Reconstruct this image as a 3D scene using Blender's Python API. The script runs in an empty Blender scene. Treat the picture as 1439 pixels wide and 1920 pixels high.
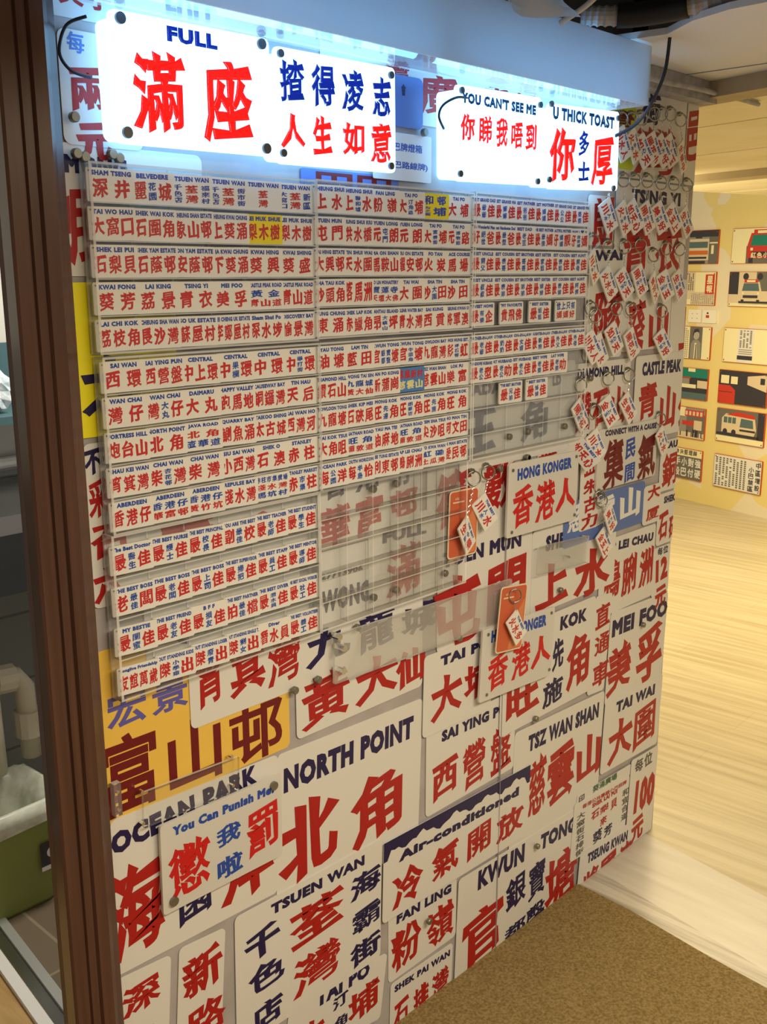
import bpy, math, random
from mathutils import Vector, Matrix
random.seed(7)
SC = bpy.context.scene
COL = SC.collection
R = math.radians

# ------------------------------------------------------------ camera, light, exposure
SIGNS = [
('yellow printed sign with rounded dark red characters 富山邨', 'Y', 1, 7219, 7408, 3679, 2768, 0, [('宏', 'v', 't', 7351, 8892, 8034, 9482), ('景', 'v', 't', 8132, 8876, 8801, 9458), ('富', 'm', 't', 7202, 7489, 8167, 8777), ('山', 'm', 't', 8376, 7460, 9407, 8606), ('邨', 'm', 't', 9590, 7424, 10745, 8476)]),
('white printed sign OCEAN PARK with big red 海洋', 'w', 2, 7192, 4830, 3329, 2652, -1.95, [('OCEAN PARK', 'n', 'l', 7274, 6880, 2862, 379, 2.39), ('海', 'r', 'g', 7120, 5028, 8171, 6647), ('園', 'n', 'g', 8412, 5054, 9064, 5872), ('洋', 'r', 'g', 9253, 4935, 10451, 6233)]),
('white printed sign TSUEN WAN with red 荃灣 between black columns', 'w', 3, 9463, 2044, 3702, 2649, -1.38, [('TSUEN WAN', 'n', 'l', 10335, 4329, 2388, 220, -1.91), ('千', 'n', 'g', 9702, 3610, 10544, 4221), ('色', 'n', 'g', 9768, 2936, 10623, 3487), ('店', 'n', 'g', 9811, 2122, 10567, 2666), ('荃', 'r', 'g', 10756, 3311, 12162, 4166), ('灣', 'r', 'g', 10801, 2288, 12058, 3130), ('海', 'n', 'g', 12327, 3589, 13194, 4123), ('霸', 'n', 'g', 12371, 2807, 13172, 3342), ('街', 'n', 'g', 12300, 2079, 13188, 2621)]),
('white printed sign TAI PO 大埔 at the foot of the mural', 'w', 2, 10513, 907, 2682, 1446, -8.81, [('TAI PO', 'n', 'l', 11381, 1779, 1473, 327, -3.51), ('汀', 'n', 'g', 11819, 1438, 12262, 1722), ('角', 'n', 'g', 11849, 964, 12218, 1243), ('埔', 'r', 'g', 12233, 831, 13164, 1556), ('大', 'r', 'g', 10931, 939, 11600, 1597)]),
('white printed sign with red 深水, lower left', 'w', 2, 7010, 2563, 1018, 2219, -5.06, [('深', 'r', 'g', 7252, 3977, 7983, 4513), ('水', 'r', 'g', 7212, 3109, 7958, 3704)]),
('tall white printed sign with red 新路', 'w', 2, 8144, 2022, 956, 2686, -5.02, [('新', 'r', 'g', 8401, 3646, 9251, 4464), ('路', 'r', 'g', 8434, 2716, 9266, 3464)]),
('white printed sign with red 筲箕灣 under the lowest rack', 'w', 3, 8823, 8435, 2440, 1606, 0, [('筲', 'r', 'g', 8951, 8702, 9504, 9642), ('箕', 'r', 'g', 9600, 8681, 10393, 9754), ('灣', 'r', 'g', 10423, 8643, 11175, 9644)]),
('white printed sign with navy 九龍城 over red 黃大仙', 'w', 3, 11049, 7473, 3354, 2764, 0, [('WONG', 'n', 'l', 11679, 9651, 1234, 419, -1.93), ('九', 'n', 'g', 11289, 8691, 12394, 9399), ('龍', 'n', 'g', 12603, 8590, 13592, 9402), ('城', 'n', 'g', 13774, 8619, 14867, 9245), ('黃', 'r', 'g', 11161, 7556, 12376, 8559), ('大', 'r', 'g', 12505, 7585, 13691, 8498), ('仙', 'r', 'g', 13627, 7563, 14489, 8367)]),
('white printed sign FULL with one red 滿 behind empty rack', 'w', 4, 12878, 9303, 1946, 1760, 0, [('FULL', 'n', 'l', 13246, 10628, 1241, 225, -1.34), ('滿', 'r', 'g', 13344, 9492, 14370, 10538)]),
('white printed sign with red 華富邨 behind empty rack', 'w', 3, 11636, 10798, 2671, 1464, 0, [('華', 'r', 'g', 11664, 10819, 12429, 11577), ('富', 'r', 'g', 12550, 10886, 13282, 11584), ('邨', 'r', 'g', 13457, 10952, 14241, 11575), ('香', 'n', 'g', 11789, 11665, 12372, 12249), ('港', 'n', 'g', 12555, 11702, 13226, 12210), ('仔', 'n', 'g', 13621, 11622, 14140, 12255)]),
('pale printed sign with phone number strip behind empty rack', 'w', 2, 11620, 10244, 1282, 527, 0, [('27713906', 'k', 'l', 11686, 10258, 1057, 138, -2.53)]),
('white printed sign with red 符 beside the orange card', 'w', 4, 14502, 10439, 1351, 1455, 0, [('符', 'r', 'g', 14733, 10566, 15857, 11772)]),
('white printed sign with large red 數 left of the acrylic signs', 'w', 2, 15823, 10358, 1503, 1607, 0, [('數', 'r', 'g', 16277, 10662, 17398, 11795)]),
('white printed sign TUEN MUN with big red 屯門', 'w', 3, 14848, 8011, 3210, 2353, 0, [('TUEN MUN', 'n', 'l', 14989, 9769, 2655, 322, -1.24), ('屯', 'r', 'g', 14730, 7999, 16255, 9576), ('門', 'r', 'g', 16466, 8107, 17859, 9542)]),
('white printed sign SHEUNG SHUI with big red 上水', 'w', 4, 18057, 7990, 3564, 1970, 0, [('SHEUNG SHUI', 'n', 'l', 18569, 9397, 2821, 368, -2.23), ('上', 'r', 'g', 18229, 8028, 19582, 9098), ('水', 'r', 'g', 19795, 7923, 21412, 9108)]),
('blue printed sign with white 慈雲山', 'b', 5, 19249, 9316, 3665, 1077, 0, [('山', 'W', 'g', 21703, 9544, 22699, 10346), ('雲', 'W', 'g', 20538, 9611, 21487, 10296), ('慈', 'W', 'g', 19404, 9652, 20175, 10415)]),
('narrow white printed sign with red 鹽朱古力 column', 'w', 6, 19872, 9608, 870, 2365, 0, [('鹽', 'r', 'g', 20011, 10887, 20669, 11654), ('朱', 'r', 'g', 20003, 10459, 20673, 10820), ('古', 'r', 'g', 20049, 10011, 20636, 10408), ('力', 'r', 'g', 19966, 9621, 20688, 10000), ('PORTO', 'n', 'l', 20046, 11779, 551, 129, -0.22)]),
('narrow white printed sign with red 大厦', 'w', 6, 22859, 9212, 865, 1019, 0, [('大', 'r', 'g', 23039, 9830, 23698, 10224), ('厦', 'r', 'g', 23030, 9300, 23703, 9638)]),
('white printed sign CAU with red 銅 at the mural edge', 'w', 3, 23661, 9959, 1663, 1340, 0, [('CAU', 'n', 'l', 23810, 11074, 715, 192, -1.49), ('銅', 'r', 'g', 23791, 10028, 24573, 10951)]),
('white printed sign SHEK with red 石 at the mural edge', 'w', 3, 23682, 8507, 1851, 1388, 0, [('SHEK', 'n', 'l', 23982, 9610, 599, 192, -0.09), ('石', 'r', 'g', 23768, 8605, 24275, 9424), ('硤', 'r', 'g', 24336, 8577, 24961, 9256)]),
('small white printed price sign 每位 12 元', 'w', 4, 23582, 7114, 904, 1349, 0, [('每位', 'n', 'h', 23775, 8228, 24376, 8444), ('12', 'r', 'l', 23782, 7486, 624, 633, 5.0), ('元', 'r', 'g', 23780, 6706, 24405, 7377)]),
('white printed sign AP LEI CHAU with red 鴨脷洲', 'w', 3, 20943, 7193, 2696, 1961, 0, [('AP LEI CHAU', 'n', 'l', 21151, 8841, 2366, 231, -3.24), ('鴨', 'r', 'g', 21200, 7536, 21954, 8599), ('脷', 'r', 'g', 22027, 7496, 22735, 8603), ('洲', 'r', 'g', 22882, 7528, 23597, 8593)]),
('white printed sign MEI FOO with big red 美孚', 'w', 4, 21481, 4732, 2951, 2476, -2.24, [('MEI FOO', 'n', 'l', 21660, 6520, 2862, 468, -1.95), ('美', 'r', 'g', 21517, 4895, 22715, 6328), ('孚', 'r', 'g', 22980, 4780, 24385, 6375)]),
('narrow white printed sign with red 直通車 column', 'w', 5, 20602, 5291, 780, 2535, -4.81, [('直', 'r', 'g', 20834, 6923, 21522, 7560), ('通', 'r', 'g', 20837, 6236, 21533, 6795), ('車', 'r', 'g', 20818, 5385, 21589, 6032)]),
('white printed sign KOK with red 旺角 and black 先施', 'w', 6, 16994, 5423, 3803, 2437, 0, [('KOK', 'n', 'l', 19260, 7351, 1148, 350, -2.32), ('旺', 'r', 'g', 17223, 5710, 18521, 6723), ('先', 'n', 'g', 18986, 6381, 19461, 7196), ('施', 'n', 'g', 18645, 5553, 19493, 6249), ('角', 'r', 'g', 19593, 5667, 20605, 7070)]),
('white printed sign TAI PO with red 大埔 beside North Point', 'w', 5, 14400, 6323, 2265, 1751, -1.41, [('TAI PO', 'n', 'l', 14941, 7719, 1662, 231, -1.26), ('大', 'r', 'g', 14644, 6540, 15663, 7510), ('埔', 'r', 'g', 15714, 6638, 16757, 7525)]),
('white printed sign NORTH POINT with very large red 北角', 'w', 1, 10474, 4122, 3848, 3222, -2.19, [('NORTH POINT', 'n', 'l', 10720, 6554, 3436, 484, -2.02), ('北', 'r', 'g', 10543, 4652, 12089, 6263), ('角', 'r', 'g', 12368, 4602, 13842, 6072)]),
('white printed sign SAI YING PUN with red 西營盤', 'w', 2, 14550, 4482, 3078, 1917, 0, [('SAI YING PUN', 'n', 'l', 15032, 6011, 2516, 257, -1.98), ('西', 'r', 'g', 14749, 4705, 15606, 5607), ('營', 'r', 'g', 15749, 4556, 16555, 5688), ('盤', 'r', 'g', 16732, 4545, 17517, 5678)]),
('white printed sign TSZ WAN SHAN with red 慈雲山', 'w', 3, 17506, 2152, 3844, 3175, -2.34, [('TSZ WAN SHAN', 'n', 'l', 18156, 4651, 3062, 423, -2.53), ('慈', 'r', 'g', 18214, 2902, 18965, 4473), ('雲', 'r', 'g', 19012, 2845, 20200, 4375), ('山', 'r', 'g', 20276, 2975, 21413, 4211)]),
('white printed sign TAI WAI with red 大圍', 'w', 5, 21413, 2832, 2995, 2045, -2.86, [('TAI WAI', 'n', 'l', 22050, 4349, 2033, 313, -2.79), ('大', 'r', 'g', 21737, 2908, 22978, 4146), ('圍', 'r', 'g', 23051, 2862, 24204, 4112)]),
('white printed price sign 每位 100 元 at mural edge', 'w', 6, 22895, -429, 1464, 3089, -2.32, [('每位', 'k', 'h', 23193, 2175, 24199, 2568), ('100', 'r', 'l', 23271, 919, 1096, 1027, -4.13), ('元', 'r', 'g', 23208, 4, 23891, 798)]),
('small green lettered printed strip 葵涌廣場', 'w', 5, 20355, 2361, 2628, 323, -2.54, [('葵涌廣場', 'G', 'l', 21083, 2456, 1205, 194, -2.37), ('印', 'k', 'h', 20412, 2422, 20721, 2622)]),
('small printed route card SHEK LAI PUI 石梨貝', 'w', 6, 20135, 898, 2725, 1580, -4.19, [('香港公共專線小巴招牌', 'r', 'l', 20608, 2204, 2198, 125, -3.71), ('SHEK LAI PUI', 'r', 'l', 21086, 2031, 1243, 131, -2.66), ('石', 'r', 'g', 21067, 1667, 21464, 1927), ('梨', 'r', 'g', 21486, 1664, 21928, 1894), ('貝', 'r', 'g', 22022, 1578, 22352, 1873), ('來', 'r', 'g', 21518, 1302, 21857, 1553), ('葵', 'n', 'g', 21193, 898, 21659, 1284), ('芳', 'n', 'g', 21751, 867, 22163, 1212), ('大窩街石排街', 'k', 'tv', 20378, 902, 20759, 2147), ('和宜合道', 'k', 'tv', 22610, 985, 22961, 1947)]),
('white printed sign TSEUNG KWAN with red 將軍澳 at floor', 'w', 7, 20513, -296, 2388, 1280, -4.77, [('TSEUNG KWAN', 'n', 'l', 20954, 492, 2053, 295, -5.32), ('將', 'r', 'g', 20795, -662, 21592, 306), ('軍', 'r', 'g', 21664, -662, 22466, 321), ('澳', 'r', 'g', 22613, -732, 23282, 295)]),
('white printed sign KWUN TONG with red 官塘', 'w', 4, 15512, -1252, 4672, 3774, -2.34, [('KWUN', 'n', 'l', 16345, 1920, 1786, 493, -2.43), ('TONG', 'n', 'l', 18787, 1831, 1567, 430, -4.6), ('官', 'r', 'g', 15813, 5, 17353, 1396), ('塘', 'r', 'g', 19061, -146, 20538, 1402), ('銀', 'n', 'g', 17431, 775, 18245, 1622), ('寶', 'n', 'g', 18352, 607, 19044, 1575), ('都', 'n', 'g', 17422, -47, 18293, 357), ('聲', 'n', 'g', 18305, -280, 19086, 457)]),
('white printed sign FAN LING with red 粉嶺', 'w', 1, 13422, 1152, 2197, 1841, 0, [('FAN LING', 'n', 'l', 13664, 2427, 1771, 225, -3.5), ('粉', 'r', 'g', 13494, 1283, 14450, 2295), ('嶺', 'r', 'g', 14618, 1245, 15548, 2203)]),
('white printed sign SHEK PAI WAN with red 石排灣', 'w', 2, 13429, -563, 2033, 1667, -1.79, [('SHEK PAI WAN', 'n', 'l', 13592, 847, 1818, 162, -2.91), ('石', 'r', 'g', 13583, -111, 14057, 587), ('排', 'r', 'g', 14197, -129, 14706, 580), ('灣', 'r', 'g', 14790, -107, 15387, 610)]),
('white printed sign Air-conditioned with navy icicle band', 'w', 6, 13197, 2687, 4998, 1791, -1.74, [('Air-conditioned', 'n', 'l', 13683, 3860, 4121, 230, -1.95), ('冷', 'r', 'g', 13475, 2800, 14450, 3677), ('氣', 'r', 'g', 14715, 2876, 15623, 3635), ('開', 'r', 'g', 15917, 2826, 16760, 3591), ('放', 'r', 'g', 16968, 2779, 18034, 3511)]),
('white printed sign CASTLE PEAK with red 青山', 'w', 4, 22140, 11457, 2880, 2082, 0, [('CASTLE PEAK', 'n', 'l', 22453, 13044, 1965, 333, -0.71), ('青', 'r', 'g', 22352, 11936, 23280, 12867), ('山', 'r', 'g', 23438, 11612, 24257, 12725), ('公', 'r', 'g', 24399, 11553, 25153, 12601)]),
('white printed sign DIAMOND HILL with red 鑽石山', 'w', 4, 19303, 11699, 2585, 1823, 0, [('DIAMOND HILL', 'n', 'l', 19584, 13182, 1997, 231, -0.8), ('鑽', 'r', 'g', 19533, 11944, 20208, 12888), ('石', 'r', 'g', 20271, 11988, 21004, 12921), ('山', 'r', 'g', 21082, 11987, 21728, 12908)]),
('white printed sign TSING YI with big red 青衣', 'w', 3, 20891, 15339, 3372, 2205, 0, [('TSING YI', 'n', 'l', 21558, 17049, 2309, 314, 0.43), ('青', 'r', 'g', 21295, 15451, 22535, 16549), ('衣', 'r', 'g', 22773, 15423, 24060, 16646)]),
('white printed sign WAN with red 灣 behind keychains', 'w', 3, 20805, 17588, 3112, 2394, 0, [('WAN', 'n', 'l', 22367, 19503, 1151, 237, 3.31), ('街', 'n', 'g', 21799, 18734, 22659, 19468), ('灣', 'r', 'g', 21557, 17711, 23528, 18798)]),
('narrow printed strip with red 邑 at upper mural edge', 'w', 2, 23984, 17589, 1077, 2294, 0, [('邑', 'r', 'g', 24004, 18141, 24680, 19359)]),
('lime green printed sign with red strokes beside light box', 'l', 4, 20407, 17756, 1136, 1357, 0, [('青', 'm', 'g', 20599, 18531, 21494, 18988)]),
('printed strip with red 上 at mural edge beside keychains', 'w', 2, 23760, 13539, 1557, 1787, 0, [('上', 'r', 'g', 24247, 13560, 24990, 14655)]),
('white printed sign with red 葵山 behind keychains', 'w', 3, 21396, 13681, 2321, 1611, 0, [('N HI', 'n', 'l', 21833, 15040, 850, 167, 0.8), ('葵', 'r', 'g', 21668, 13627, 22490, 14896), ('山', 'r', 'g', 22658, 13677, 23627, 14789)]),
('white printed sign with red 朗 right of the racks', 'w', 3, 19756, 16085, 1078, 1058, 0, [('朗', 'r', 'g', 19969, 16030, 20804, 17134)]),
('white printed sign WAI with red 隧 right of the racks', 'w', 4, 19783, 13585, 1636, 2433, 0, [('WAI', 'n', 'l', 20084, 15746, 1187, 238, 1.49), ('隧', 'r', 'g', 20167, 13833, 21373, 15230)]),
('white printed price sign 每位 兩元 beside post', 'w', 3, 7297, 17133, 1198, 1398, 0, [('每', 'c', 't', 7428, 18254, 7679, 18507), ('兩', 'r', 'g', 7422, 17544, 8038, 18131), ('元', 'r', 'g', 7467, 16928, 8045, 17455)]),
('white printed sign MONG with red 朗 beside post', 'w', 2, 7089, 15469, 2391, 1684, 0, [('MONG', 'n', 'l', 7275, 16777, 945, 237, -0.06), ('朗', 'r', 'g', 7001, 15590, 7577, 16591)]),
('yellow printed sign with navy 大 beside post', 'y', 3, 7131, 13297, 1746, 2091, 0, [('大', 'n', 'g', 7283, 13586, 8247, 14422)]),
('white printed sign with navy 不 over red 采 beside post', 'w', 2, 7251, 10828, 904, 2385, 0, [('不', 'n', 'g', 7266, 12766, 7550, 13150), ('采', 'r', 'g', 7290, 12142, 7608, 12721), ('召', 'r', 'g', 7273, 11535, 7880, 12054), ('六', 'r', 'g', 7273, 10886, 7800, 11416)]),
('white printed sign CHILDE behind lowest tag rack', 'w', 2, 8078, 9603, 3123, 1838, 0, [('CHILDE', 'k', 'l', 8633, 9889, 1541, 279, 0.5), ('IWE', 'k', 'l', 10209, 9940, 609, 232, 3.37)]),
('white printed sign with red 青 behind lowest tag rack', 'w', 1, 8103, 10824, 3491, 1266, 0, [('青', 'r', 'g', 8357, 11010, 9481, 11934), ('香', 'r', 'g', 9629, 10805, 10740, 11736)]),
('white printed sign with big navy 旺角 behind upper rack', 'w', 3, 15385, 11645, 4127, 1979, 0, [('ADA', 'n', 'l', 15810, 13132, 988, 250, -0.72), ('LD', 'n', 'l', 18631, 13110, 333, 213, 1.96), ('旺', 'n', 'g', 15113, 11941, 16659, 12908), ('角', 'n', 'g', 17484, 11987, 18496, 12856)]),
('printed strip with red 益 under the right rack', 'w', 2, 18168, 11535, 1779, 666, 0, [('益', 'r', 'g', 18201, 11553, 18922, 11990)]),
('blue printed sign with dark 會 between light boxes', 'b', 4, 13526, 17944, 777, 834, 0, [('會', 'n', 'h', 13727, 18453, 13862, 18639)]),
('white printed sign with large red 廣 between light boxes', 'w', 2, 11869, 18027, 8037, 1171, 0, [('廣', 'r', 'g', 14211, 18228, 15278, 18895), ('灣', 'r', 'g', 13351, 18730, 13975, 19014), ('荃', 'r', 'g', 16059, 18786, 16826, 19230), ('灣', 'r', 'g', 17060, 18833, 17763, 19292)]),
('blue printed sign with red bars above upper racks', 'b', 3, 11399, 16612, 2285, 511, 0, [('田田', 'm', 'h', 11664, 16719, 13547, 17090)]),
('white printed sign with red strokes at mural top', 'w', 1, 7218, 18667, 2783, 480, 0, [('文字', 'r', 'h', 7339, 18819, 8150, 19147)])]
ACRYLIC_SIGNS = [
('You Can Punish Me!', 8046, 5532, 2503, 1568, -0.89, 0.014, [(10379, 6904), (8239, 5715)], [('You Can Punish Me!', 'B', 'l', 8289, 6829, 2107, 173, -1.92), ('懲', 's', 'g', 8162, 5712, 9014, 6651), ('我', 'B', 'g', 9137, 6221, 9655, 6590), ('啦', 'B', 'g', 9129, 5624, 9676, 6016), ('罰', 's', 'g', 9767, 5728, 10472, 6628)]),
('upper HONG KONGER', 16844, 10066, 2635, 1591, -1.04, 0.022, [(17009, 11504), (19397, 11487), (17022, 10175), (19409, 10141)], [('HONG KONGER', 'B', 'l', 17180, 11255, 2045, 259, -0.25), ('香', 's', 'g', 17039, 10213, 17779, 11143), ('港', 's', 'g', 17868, 10220, 18612, 11131), ('人', 's', 'g', 18635, 10301, 19420, 11069)]),
('lower HONG KONGER', 16024, 6621, 2670, 1635, -3.18, 0.022, [(16291, 8096), (18633, 7992), (18626, 6623), (16279, 6742)], [('HONG KONGER', 'B', 'l', 16393, 7874, 2052, 279, -3.88), ('香', 's', 'g', 16314, 6750, 17027, 7594), ('港', 's', 'g', 17154, 6783, 17859, 7594), ('人', 's', 'g', 17883, 6808, 18657, 7554)]),
('CONNECT WITH A CAUSE', 20458, 10502, 2789, 1449, -0.29, 0.012, [], [('CONNECT WITH A CAUSE', 'n', 'l', 20753, 11768, 2418, 148, -1.58), ('集', 'm', 'g', 20735, 10457, 21667, 11663), ('氣', 'm', 'g', 22329, 10455, 23230, 11615), ('民', 'B', 'g', 21721, 11081, 22195, 11608), ('間', 'B', 'g', 21739, 10496, 22214, 10984)])]
LIGHT_BOXES = [
('FULL', 7814, 17149, 2648, 1615, 0.67, 0.045, [(7957, 18670), (7969, 17292), (10295, 18704), (10339, 17285)], [('FULL', 'L', 'l', 8674, 18503, 836, 196, 0.38), ('滿', 'X', 'g', 8080, 17317, 8950, 18373), ('座', 'X', 'g', 9218, 17285, 10115, 18392)]),
('eight character', 10577, 17095, 2600, 1632, 0.7, 0.043, [(10668, 18634), (10684, 17252), (13051, 18639), (13049, 17231)], [('揸', 'L', 'g', 10649, 17977, 11151, 18600), ('得', 'L', 'g', 11288, 17972, 11792, 18595), ('凌', 'L', 'g', 11931, 17981, 12428, 18616), ('志', 'L', 'g', 12620, 17982, 13069, 18592), ('人', 'X', 'g', 10647, 17322, 11149, 17836), ('生', 'X', 'g', 11298, 17274, 11725, 17867), ('如', 'X', 'g', 11937, 17326, 12435, 17828), ('意', 'X', 'g', 12568, 17263, 13081, 17878)]),
("YOU CAN'T SEE ME", 14651, 17082, 2574, 1603, 1.45, 0.053, [(14754, 18597), (17126, 18616), (14747, 17212), (17116, 17223)], [("YOU CAN'T SEE ME", 'C', 'l', 14769, 18398, 2240, 187, 0.36), ('你', 'X', 'g', 14746, 17767, 15159, 18246), ('睇', 'X', 'g', 15276, 17768, 15655, 18274), ('我', 'X', 'g', 15774, 17748, 16140, 18276), ('唔', 'X', 'g', 16238, 17753, 16615, 18248), ('到', 'X', 'g', 16690, 17768, 17053, 18261)]),
('U THICK TOAST', 17470, 17102, 2616, 1584, 2.28, 0.053, [(17498, 18672), (19962, 18659), (17511, 17280), (19902, 17251)], [('U THICK TOAST', 'C', 'l', 17575, 18405, 2267, 242, 0.53), ('你', 'X', 'g', 17497, 17233, 18422, 18299), ('多', 'L', 'g', 18522, 17795, 18912, 18308), ('士', 'L', 'g', 18526, 17316, 18970, 17715), ('厚', 'X', 'g', 19023, 17254, 19871, 18280)])]
KEYCHAINS = [
(20760, 18239, 20747, 18751),
(21254, 18243, 21177, 18793),
(21674, 18164, 21558, 18850),
(22108, 18236, 22139, 19003),
(22529, 18231, 22485, 19029),
(22897, 18260, 22900, 19071),
(23496, 18167, 23393, 18994),
(20312, 16708, 20335, 17453),
(20972, 16675, 20947, 17499),
(21414, 16729, 21429, 17518),
(21996, 16731, 21993, 17543),
(22596, 16752, 22649, 17532),
(23243, 16755, 23249, 17547),
(23900, 16694, 23926, 17555),
(19805, 15615, 19801, 16161),
(20458, 15256, 20429, 16052),
(21130, 15250, 21140, 16063),
(21823, 15314, 21831, 16109),
(22522, 15153, 22484, 15895),
(23032, 15184, 23066, 16058),
(23724, 15202, 23744, 16044),
(19885, 13887, 19837, 14726),
(20194, 13802, 20020, 14574),
(20795, 14027, 20912, 14698),
(21597, 13870, 21562, 14658),
(23117, 13793, 23020, 14582),
(20729, 12367, 20698, 13119),
(21600, 12367, 21632, 13133),
(20235, 11636, 20206, 12419),
(23366, 11366, 23274, 11928),
(19759, 11490, 19721, 12205),
(19524, 12406, 19546, 13058),
(20855, 9800, 20568, 10360),
(20800, 9212, 20667, 10247),
(15459, 10418, 15769, 11511),
(16105, 10771, 16232, 11566),
(16979, 8128, 16936, 8839)]
CARDS = [
(15019, 9960, 927, 1382, -1.85),
(16381, 7656, 956, 1450, -6.71)]
STRIPS = [
(11806, 8343, 5269, 930, -1.43),
(18021, 8999, 2051, 649, -3.5),
(7786, 7185, 1865, 598, -2.44)]
STRIP_BOLTS = [
[(11864, 9244), (11984, 9004), (11952, 8576)],
[(19982, 9513), (19270, 9168)],
[(7785, 7809), (9511, 7761), (9516, 7239), (7770, 7288)]]
MAGNETS = [
(7405, 17016),
(7520, 16979),
(7933, 17048),
(8037, 17007),
(7408, 17459),
(14252, 17894),
(17665, 11673),
(11492, 8510),
(10939, 8481),
(14572, 2095),
(18303, 5482),
(19122, 8395),
(15446, 8221),
(18549, 2101),
(23094, 6526),
(19995, 13182),
(12488, 9220),
(17644, 11685),
(16690, 11572),
(16979, 12205),
(17636, 12239),
(19027, 12199),
(12919, 9695),
(13535, 9694),
(14960, 9710),
(12915, 11730),
(13516, 11737)]
CAM_ROWS = [
(0.685471, -0.728097, -0.002083),
(-0.167274, -0.154695, -0.973698),
(0.708625, 0.66779, -0.227831)]
CAM_LOC = (0.0, -1.25537, 1.55)
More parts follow.
